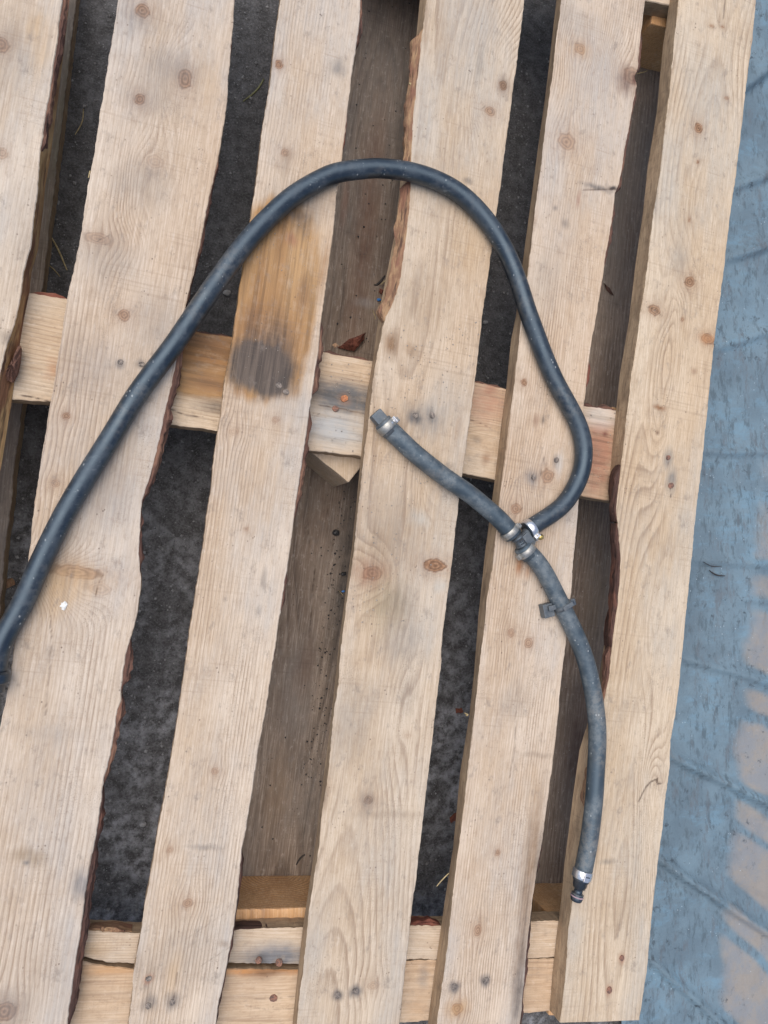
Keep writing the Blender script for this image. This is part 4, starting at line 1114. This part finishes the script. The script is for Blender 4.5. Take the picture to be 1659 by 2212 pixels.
# three-way connector: a plastic tee with barbed stubs
ZT = DECK + RB + 0.0002
T = P(1127, 1165, ZT)
frT = axis_frame(P(1110, 1150, ZT), P(1140, 1196, ZT))
tee = lathe('tee_connector', frT, [(-0.002, 0.0058), (0.006, 0.0058), (0.0065, 0.0072), (0.0085, 0.0072), (0.009, 0.006), (0.0150, 0.006), (0.0155, 0.0072), (0.0175, 0.0072), (0.018, 0.0058), (0.026, 0.0058)], 'plastic', hose)
frS = axis_frame(P(1124, 1168, ZT), P(1150, 1140, ZT))
stub = lathe('stub', axis_frame(P(1124, 1166, ZT) , P(1152, 1142, ZT)), [(0.0, 0.0062), (0.008, 0.0062), (0.0085, 0.0068), (0.018, 0.0062)], 'plastic', tee)
box('body_block', axis_frame(P(1127, 1170, ZT), P(1152, 1147, ZT)), Vector((0.0055, -0.0005, 0.0035)), (0.0095, 0.0125, 0.0085), 'plastic', tee, 0.0008)
box('rib', frT, Vector((0.0115, 0.001, 0.0062)), (0.0010, 0.0075, 0.0022), 'darkplastic', tee, 0.0003)
box('rib', frT, Vector((0.0140, 0.001, 0.0062)), (0.0010, 0.0075, 0.0022), 'darkplastic', tee, 0.0003)

# clamp on the upper branch: dull crimped band
frC = axis_frame(P(1098, 1145, ZT), P(1110, 1159, ZT))
c1 = lathe('hose_cuff', frC, [(-0.001, RB), (0.004, RB + 0.0004), (0.0085, RB), (0.0092, RB - 0.001), (0.0092, 0.005)], 'hose2', hose)
k1 = band('hose_clamp', frC, RB + 0.0005, 0.0068, 'zinc', hose, 0.0008, 0.0025)
box('crimp_ear', frC, Vector((0.0025, RB * 0.93, 0.0058)), (0.0062, 0.0022, 0.0042), 'zinc', k1, 0.0006, rx(-0.9))
box('crimp_ear', frC, Vector((0.0040, RB * 1.18, 0.0048)), (0.0050, 0.0040, 0.0014), 'zinc', k1, 0.0004, rx(-0.4))
box('lock_tab', frC, Vector((0.0025, -RB * 0.62, 0.0082)), (0.0046, 0.0052, 0.0010), 'zinc', k1, 0.0003, rx(0.65))
box('slot', frC, Vector((0.0016, -RB * 0.40, 0.0092)), (0.0007, 0.0040, 0.0006), 'darkplastic', k1, 0.0001, rx(0.45))

# bright clamp on the long hose, with a brass screw housing and a loose tail
frL = axis_frame(P(1137, 1148, ZH), P(1158, 1133, ZH))
k2 = band('hose_clamp', frL, RH + 0.0003, 0.0074, 'steel', hose, 0.0009, 0.0050)
box('screw_housing', frL, Vector((0.0052, -RH * 1.10, 0.0060)), (0.0072, 0.0058, 0.0050), 'steel', k2, 0.0009, rx(0.75))
sc = lathe('screw', frL @ Matrix.Translation((0.0052, -RH * 1.10, 0.0062)) @ Matrix.Rotation(-0.55, 4, 'Z') @ Matrix.Rotation(-0.3, 4, 'Y'), [(-0.0015, 0.0030), (0.0052, 0.0030), (0.0056, 0.0024), (0.0062, 0.0022)], 'brass', k2, 6, False)
tail = [frL @ Vector(v) + HO for v in ((0.002, -0.0100, 0.004), (0.001, -0.0130, 0.001), (-0.0015, -0.0165, -0.0015), (-0.0040, -0.0205, -0.003), (-0.0062, -0.0232, -0.0025))]


def strap(name, pts, w, th, mat, parent, upv=Vector((0, 0, 1))):
    pts = [Vector(p) - HO for p in pts]
    V, F = [], []
    n = len(pts)
    for i, p in enumerate(pts):
        d = (pts[min(i + 1, n - 1)] - pts[max(i - 1, 0)]).normalized()
        s_ = d.cross(upv).normalized(); u = s_.cross(d).normalized()
        for a, b in ((-1, -1), (1, -1), (1, 1), (-1, 1)):
            V.append(p + s_ * (a * w / 2) + u * (b * th / 2))
    for i in range(n - 1):
        for k in range(4):
            F.append((i * 4 + k, i * 4 + (k + 1) % 4, (i + 1) * 4 + (k + 1) % 4, (i + 1) * 4 + k))
    F.append((0, 3, 2, 1)); F.append(tuple(n * 4 - 4 + k for k in range(4)))
    return mesh_obj(name, V, F, M[mat], parent)


strap('band_tail', tail, 0.0055, 0.0009, 'zinc', k2)

# clamp on the lower branch
frB = axis_frame(P(1131, 1184, ZT), P(1147, 1203, ZT))
lathe('hose_cuff', frB, [(-0.003, 0.005), (-0.003, RB + 0.0002), (0.003, RB + 0.0006), (0.012, RB)], 'hose2', hose)
k3 = band('hose_clamp', frB, RB + 0.0005, 0.0075, 'zinc', hose, 0.0008, 0.0040)
box('crimp_ear', frB, Vector((0.0025, -RB * 1.20, 0.0030)), (0.0064, 0.0050, 0.0040), 'zinc', k3, 0.0010, rx(1.1))

# square plug and crimped clamp at the end of the upper branch
frE = axis_frame(P(840, 927, ZT), P(812, 895, ZT), 1.13)
k4 = band('hose_clamp', frE, RB + 0.0004, 0.0072, 'zinc', hose, 0.0008, 0.0030)
for k, ang in enumerate((0.15, 0.50, 0.85)):
    o_ = lathe('rivet_hole', frE @ Matrix.Rotation(-ang - 0.25, 4, 'X').inverted() @ Matrix.Translation((0.0030, 0, RB + 0.0011)) @ Matrix.Rotation(math.pi / 2, 4, 'Y'), [(-0.0003, 0.0011), (0.0003, 0.0010), (0.0004, 0.0006)], 'steel', k4, 10)
box('crimp_ear', frE, Vector((0.0030, -RB * 0.98, 0.0058)), (0.0066, 0.0030, 0.0050), 'steel', k4, 0.0008, rx(0.85))
box('crimp_ear', frE, Vector((0.0015, -RB * 1.22, 0.0040)), (0.0048, 0.0050, 0.0016), 'zinc', k4, 0.0004, rx(0.35))
lathe('hose_cuff', frE, [(-0.004, RB), (0.002, RB + 0.0003), (0.0085, RB + 0.0001), (0.0095, RB - 0.001), (0.0095, 0.004)], 'plastic', hose)
plug = box('end_plug', frE, Vector((0.0135, 0.0, -0.0003)), (0.0125, 0.0132, 0.0110), 'plastic', hose, 0.0014)

# quick connector at the end of the lower branch
frQ = axis_frame(P(1259, 1884, ZT), P(1244, 1946, ZT), 1.13)
k5 = band('hose_clamp', frQ, RB + 0.0004, 0.0080, 'steel', hose, 0.0008, 0.0015)
box('lock_tab', frQ, Vector((0.0015, -0.0014, RB + 0.0013)), (0.0088, 0.0062, 0.0016), 'steel', k5, 0.0005)
box('slot', frQ, Vector((0.0010, -0.0005, RB + 0.0022)), (0.0009, 0.0048, 0.0005), 'darkplastic', k5, 0.0001)
conn = lathe('quick_connector', frQ, [(0.004, RB - 0.0004), (0.0080, RB - 0.0008), (0.0082, 0.0078), (0.0128, 0.0076), (0.0130, 0.0068), (0.0150, 0.0066), (0.0152, 0.0048), (0.0200, 0.0046), (0.0202, 0.0062), (0.0222, 0.0064), (0.0226, 0.0066), (0.0252, 0.0066), (0.0272, 0.0058), (0.0278, 0.0048), (0.0278, 0.0036), (0.0240, 0.0034)], 'darkplastic', hose)
lathe('o_ring', frQ, [(0.0222, 0.0062), (0.0224, 0.0070), (0.0234, 0.0071), (0.0236, 0.0062)], 'oring', conn)
lathe('collar', frQ, [(0.0202, 0.0058), (0.0203, 0.0067), (0.0213, 0.0067), (0.0214, 0.0058)], 'plastic', conn)

# cable clip strapped round the lower branch
frK = axis_frame(P(1188, 1316, DECK), P(1236, 1302, DECK))
ctr = P(1215, 1309, ZT)
clip = box('clip_block', axis_frame(P(1176, 1317, DECK), P(1195, 1312, DECK)), Vector((0, 0, 0.0055)), (0.0125, 0.0150, 0.0105), 'plastic', hose, 0.0008)
cf = axis_frame(ctr, ctr + (P(1234, 1350, ZT) - P(1199, 1280, ZT)))
loop = []
for k in range(33):
    a = 2 * math.pi * k / 32
    loop.append(cf @ Vector((0, (RB + 0.0008) * math.cos(a), (RB + 0.0008) * math.sin(a))) + HO)


def ring_strap(name, fr, r, w, th, mat, parent):
    return lathe(name, fr, [(-w / 2, r - 0.0004), (-w / 2, r + th), (w / 2, r + th), (w / 2, r - 0.0004)], mat, parent, 32)


st_ = ring_strap('tie_strap', cf, RB, 0.0050, 0.0012, 'plastic', hose)
box('strap_rail', cf, Vector((0, 0.001, RB + 0.0018)), (0.0050, 0.0130, 0.0012), 'plastic', st_, 0.0004)
box('tie_head', axis_frame(P(1234, 1301, ZT), P(1245, 1297, ZT)), Vector((0, 0, 0.001)), (0.0075, 0.0075, 0.0055), 'plastic', st_, 0.0010)
box('strap_neck', axis_frame(P(1192, 1312, ZT), P(1203, 1309, ZT)), Vector((0, 0, 0.002)), (0.0110, 0.0056, 0.0045), 'plastic', st_, 0.0008)
box('tie_slot', axis_frame(P(1234, 1301, ZT), P(1245, 1297, ZT)), Vector((0.0005, 0, 0.0037)), (0.0012, 0.0042, 0.0006), 'darkplastic', st_, 0.0001)
box('tie_slot', axis_frame(P(1234, 1301, ZT), P(1245, 1297, ZT)), Vector((-0.0016, 0, 0.0037)), (0.0008, 0.0042, 0.0006), 'darkplastic', st_, 0.0001)

# glossy fitting on the far end of the long hose, at the picture's edge
frF = axis_frame(P(-11, 1446, ZH), P(-12, 1490, ZH))
lathe('end_fitting', frF, [(0.0, RH - 0.001), (0.0025, RH + 0.0003), (0.0032, 0.0118), (0.0048, 0.0128), (0.0105, 0.0128), (0.0122, 0.0116), (0.0130, 0.0088), (0.020, 0.0080), (0.0215, 0.0060)], 'darkplastic', hose)

# ------------------------------------------------------------------ small loose things
G_CHIP = 'bark chips fallen from the boards'
G_STRAW = 'straws and splinters in the gaps'


def chip(poly, z, th, label, mat='red_bark', seed=0, tilt=0.0):
    pw = [P(x, y, z) for x, y in poly]
    c = sum(pw, Vector()) / len(pw)
    R = random.Random(seed)
    pts = []
    for i, p in enumerate(pw):           # ragged outline
        q = pw[(i + 1) % len(pw)]
        for t in (0, 0.33, 0.66):
            w = p.lerp(q, t)
            pts.append(Vector((w.x - c.x + R.uniform(-.0006, .0006), w.y - c.y + R.uniform(-.0006, .0006), 0)))
    n = len(pts)
    V = [p * 0.9 + Vector((0, 0, 0)) for p in pts]
    V += [p + Vector((0, 0, th * (0.5 + R.uniform(-.2, .2)) + p.x * tilt)) for p in pts]
    V += [p * 0.55 + Vector((0, 0, th * (1 + R.uniform(-.2, .2)) + p.x * tilt)) for p in pts]
    V.append(Vector((0, 0, th * 1.05)))
    F = [tuple(range(n - 1, -1, -1))]
    for j in range(2):
        for i in range(n):
            F.append((j * n + i, j * n + (i + 1) % n, (j + 1) * n + (i + 1) % n, (j + 1) * n + i))
    for i in range(n):
        F.append((2 * n + i, 2 * n + (i + 1) % n, 3 * n))
    o = mesh_obj('bark_chip', V, F, M[mat])
    o.location = c
    tag(o, label, 'bark chip', G_CHIP)
    return o


chip([(728, 752), (752, 735), (786, 722), (782, 737), (763, 760)], TH, 0.012, 'thick dark red bark chip standing behind the middle cross board', seed=1, tilt=0.25)
chip([(41, 748), (49, 752), (46, 785), (38, 815), (30, 831), (14, 820), (12, 808), (26, 790)], DECK - 0.016, 0.012, 'knobbly pink bark flake hanging on the bark-edged board', 'bark', 2)
chip([(983, 1530), (998, 1529), (999, 1538), (984, 1541)], 0, 0.003, 'small red bark chip on bare ground below the hose connector', seed=3)
chip([(970, 1766), (983, 1755), (985, 1772), (972, 1776)], 0, 0.004, 'red bark chip on the ground near the lower cross board', seed=4)
chip([(8, 1255), (28, 1248), (34, 1262), (14, 1272)], 0, 0.004, 'orange bark scrap on the ground under the long hose', 'bark_fibre', 5)
chip([(716, 745), (726, 742), (732, 748), (722, 752)], ZS, 0.002, 'pale yellow bark scrap on the middle cross board edge', 'bark_fibre', 6)
chip([(820, 622), (829, 628), (824, 637), (817, 631)], TH, 0.003, 'tiny red bark scrap on the bottom plank beside fibrous bark', seed=7)
chip([(1304, 612), (1316, 622), (1326, 640), (1310, 628)], TH, 0.002, 'thin dark bark sliver on the dirty bottom plank', 'bark_dark', 8)
chip([(215, 2003), (240, 2000), (275, 2009), (250, 2013), (222, 2010)], ZS, 0.003, 'curled bark strip lying along the lower cross board', 'bark_fibre', 9)


def straw(pts, z, r, label, mat='straw', name='straw', z1=None):
    n = len(pts)
    path = [P(x, y, z + ((z1 - z) * i / (n - 1) if z1 is not None else 0)) for i, (x, y) in enumerate(pts)]
    c = path[0].copy()
    path = catmull(path, 0.004)
    V, F = [], []
    s = 6
    for i, p in enumerate(path):
        d = (path[min(i + 1, len(path) - 1)] - path[max(i - 1, 0)]).normalized()
        sd = d.cross(Vector((0, 0, 1))).normalized(); up = sd.cross(d)
        rr = r * (0.35 + 0.65 * math.sin(math.pi * (0.15 + 0.75 * i / (len(path) - 1))))
        for k in range(s):
            a = 2 * math.pi * k / s
            V.append(p - c + (sd * math.cos(a) + up * math.sin(a) * 0.6) * rr)
    for i in range(len(path) - 1):
        for k in range(s):
            F.append((i * s + k, i * s + (k + 1) % s, (i + 1) * s + (k + 1) % s, (i + 1) * s + k))
    F.append(tuple(range(s))); F.append(tuple(range(len(V) - 1, len(V) - s - 1, -1)))
    o = mesh_obj(name, V, F, M[mat], smooth=True)
    o.location = c
    tag(o, label, name.replace('_', ' '), G_STRAW)


straw([(570, 170), (555, 195), (525, 219)], 0.001, 0.0011, 'green straw on the ground above the hose arch', 'green_straw')
straw([(108, 508), (124, 535), (145, 584)], 0.001, 0.0011, 'bent pale straw on the ground beside the bark-edged board')
straw([(180, 235), (179, 262), (162, 291)], 0.001, 0.0007, 'thin brown straw on the dark ground far up the gap', 'straw')
straw([(126, 215), (128, 262)], 0.001, 0.0007, 'short straw close to the bark-edged board', 'green_straw')
straw([(102, 570), (118, 582), (130, 598)], 0.001, 0.0007, 'faint straw beside the middle cross board')
straw([(970, 1886), (955, 1900), (943, 1915)], ZS + 0.012, 0.0008, 'yellow splinter sticking out from the connector board edge', 'straw', 'splinter')
straw([(1006, 1546), (1015, 1545), (1003, 1540)], ZS + 0.014, 0.0010, 'small curled splinter on the edge of the connector board', 'straw', 'splinter')
straw([(818, 1036), (812, 1027)], ZS, 0.0010, 'short pale splinter by the tilted spacer block', 'straw', 'splinter')
straw([(832, 595), (815, 617), (808, 615)], TH, 0.0016, 'dark curved twig on the bottom plank', 'twig', 'twig')
straw([(836, 603), (822, 615)], TH + 0.006, 0.0008, 'pale splinter leaning by the dark twig', 'straw', 'splinter')
straw([(805, 668), (812, 690)], TH, 0.0006, 'tiny straw on the bottom plank near the blue scrap', 'straw')
straw([(659, 1846), (648, 1852), (640, 1868)], TH, 0.0012, 'dark twig on the bottom plank near the orange block', 'twig', 'twig')
straw([(731, 1275), (741, 1286)], TH, 0.0005, 'thin straw among the grit on the bottom plank', 'straw')
straw([(1372, 160), (1392, 156), (1400, 152)], TH + 0.03, 0.0006, 'fine splinter beside the burnt knot', 'straw', 'splinter')
straw([(1520, 1214), (1537, 1224), (1559, 1223)], 0.0165, 0.0006, 'black curved hair-thin twig on the blue tarpaulin', 'twig', 'twig')
straw([(1532, 1232), (1547, 1243), (1566, 1244)], 0.0165, 0.0010, 'short dark twig lying on the blue tarpaulin', 'twig', 'twig')
straw([(193, 376), (197, 362), (191, 384)], DECK - 0.004, 0.0009, 'pale splinter torn from the edge of the knotted board', 'straw', 'splinter')
straw([(892, 175), (886, 186), (884, 178)], DECK - 0.004, 0.0010, 'yellow splinter on the fibrous bark edge', 'straw', 'splinter')


def pebble(fx, fy, z, r, label, mat, name='pebble', cat='pebble', flat=0.7):
    bm = bmesh.new()
    bmesh.ops.create_icosphere(bm, subdivisions=2, radius=r)
    R = random.Random(int(fx * 7 + fy))
    o1 = Vector((R.random() * 9, R.random() * 9, R.random() * 9))
    for v in bm.verts:
        k = 1 + 0.5 * float(vnoise(v.co.x / r * 1.3 + o1.x, v.co.y / r * 1.3 + v.co.z / r + o1.y, 3))
        v.co = Vector((v.co.x * k * 1.15, v.co.y * k * 0.9, v.co.z * k * flat))
    me = bpy.data.meshes.new(name)
    bm.to_mesh(me); bm.free()
    me.materials.append(M[mat])
    o = bpy.data.objects.new(name, me)
    link(o)
    o.location = P(fx, fy, z) + Vector((0, 0, r * flat * 0.75))
    tag(o, label, cat)


pebble(491, 634, 0.0, 0.0042, 'pale pebble on the ground beside the straight run of hose', 'stone')
pebble(310, 1780, 0.0, 0.0032, 'small light pebble on the ground between two boards', 'stone')
pebble(725, 1151, TH, 0.0038, 'round black pebble on the dirty bottom plank', 'darkstone')
pebble(742, 1240, TH, 0.0028, 'dark seed-like pebble at the plank edge', 'darkstone')
pebble(1047, 697, 0.0, 0.0030, 'grey pebble on the ground beside the hose bend', 'stone')
pebble(818, 648, TH, 0.0022, 'tiny blue plastic scrap on the bottom plank', 'blue_bit', 'plastic_scrap', 'scrap')
pebble(132, 836, ZS, 0.0024, 'white crumb on the middle cross board', 'white_bit', 'crumb', 'crumb')
pebble(741, 1277, TH, 0.0016, 'blue speck of plastic among the grit', 'blue_bit', 'plastic_scrap', 'scrap')
chipw = chip([(133, 1302), (141, 1299), (147, 1306), (143, 1316), (135, 1318), (130, 1310)], DECK + 0.0001, 0.0009, 'flat white bird dropping on the widest-grained board below the long hose', 'white_bit', 12)
chipw.name = 'bird_dropping'; chipw['category'] = 'dropping'; del chipw['group']


def scatter(name, regions, label, mat, seed, smin, smax):
    """Grit too small to count, one mesh."""
    R = np.random.default_rng(seed)
    base = np.array([(1, 0, 0), (-1, 0, 0), (0, 1, 0), (0, -1, 0), (0, 0, 1), (0, 0, -0.6)], dtype=float)
    tri = [(0, 2, 4), (2, 1, 4), (1, 3, 4), (3, 0, 4), (2, 0, 5), (1, 2, 5), (3, 1, 5), (0, 3, 5)]
    V, F = [], []
    for (poly, z, n) in regions:
        a, b, c, d = poly
        for _ in range(n):
            u, v = R.random(2)
            x = (a[0] * (1 - u) + b[0] * u) * (1 - v) + (d[0] * (1 - u) + c[0] * u) * v
            y = (a[1] * (1 - u) + b[1] * u) * (1 - v) + (d[1] * (1 - u) + c[1] * u) * v
            p = np.array(P(x, y, z))
            s = smin + (smax - smin) * R.random() ** 3
            q = base * s * R.uniform(0.6, 1.25, (6, 1))
            th = R.random() * 6.28
            q = np.stack([q[:, 0] * math.cos(th) - q[:, 1] * math.sin(th), q[:, 0] * math.sin(th) + q[:, 1] * math.cos(th), q[:, 2] * 0.8], -1)
            k = len(V)
            V.extend((q + p + np.array([0, 0, s * 0.4])).tolist())
            F.extend([(i + k, j + k, l + k) for i, j, l in tri])
    o = mesh_obj(name, V, F, M[mat])
    tag(o, label, kind='stuff')
    return o


scatter('gravel', [([(500, -20), (620, -20), (430, 700), (330, 700)], 0, 330), ([(290, 930), (470, 930), (300, 2000), (170, 2000)], 0, 420), ([(1090, -20), (1210, -20), (1100, 830), (1000, 830)], 0, 300),
                   ([(960, 1020), (1080, 1020), (960, 2000), (860, 2000)], 0, 320), ([(60, 0), (260, 0), (150, 640), (20, 640)], 0, 220), ([(-20, 870), (110, 870), (60, 1400), (-40, 1400)], 0, 160)],
        'pale grit scattered over the dark ground', 'stone', 5, 0.0004, 0.0024)
scatter('dark_grit', [([(730, 1060), (770, 1060), (700, 1700), (650, 1700)], TH, 330), ([(690, 1060), (770, 1060), (700, 1880), (540, 1880)], TH, 70), ([(790, 0), (900, 0), (820, 740), (720, 740)], TH, 120)],
        'black grit caught on the bottom plank', 'darkstone', 6, 0.0003, 0.0015)
scatter('sand', [([(850, 690), (1040, 690), (1000, 900), (810, 900)], DECK, 170), ([(780, 1000), (960, 1000), (930, 1350), (750, 1350)], DECK, 160), ([(690, 770), (800, 790), (780, 980), (670, 960)], ZS, 60), ([(560, 480), (690, 480), (660, 880), (500, 880)], DECK, 60), ([(1250, 880), (1330, 890), (1310, 1060), (1250, 1050)], ZS, 40),
                 ([(1180, 1600), (1240, 1600), (1210, 1880), (1160, 1880)], TH, 60), ([(1240, 1100), (1330, 1100), (1290, 1500), (1220, 1500)], TH, 70)],
        'sand grains sprinkled on the boards', 'sand', 7, 0.0003, 0.0011)
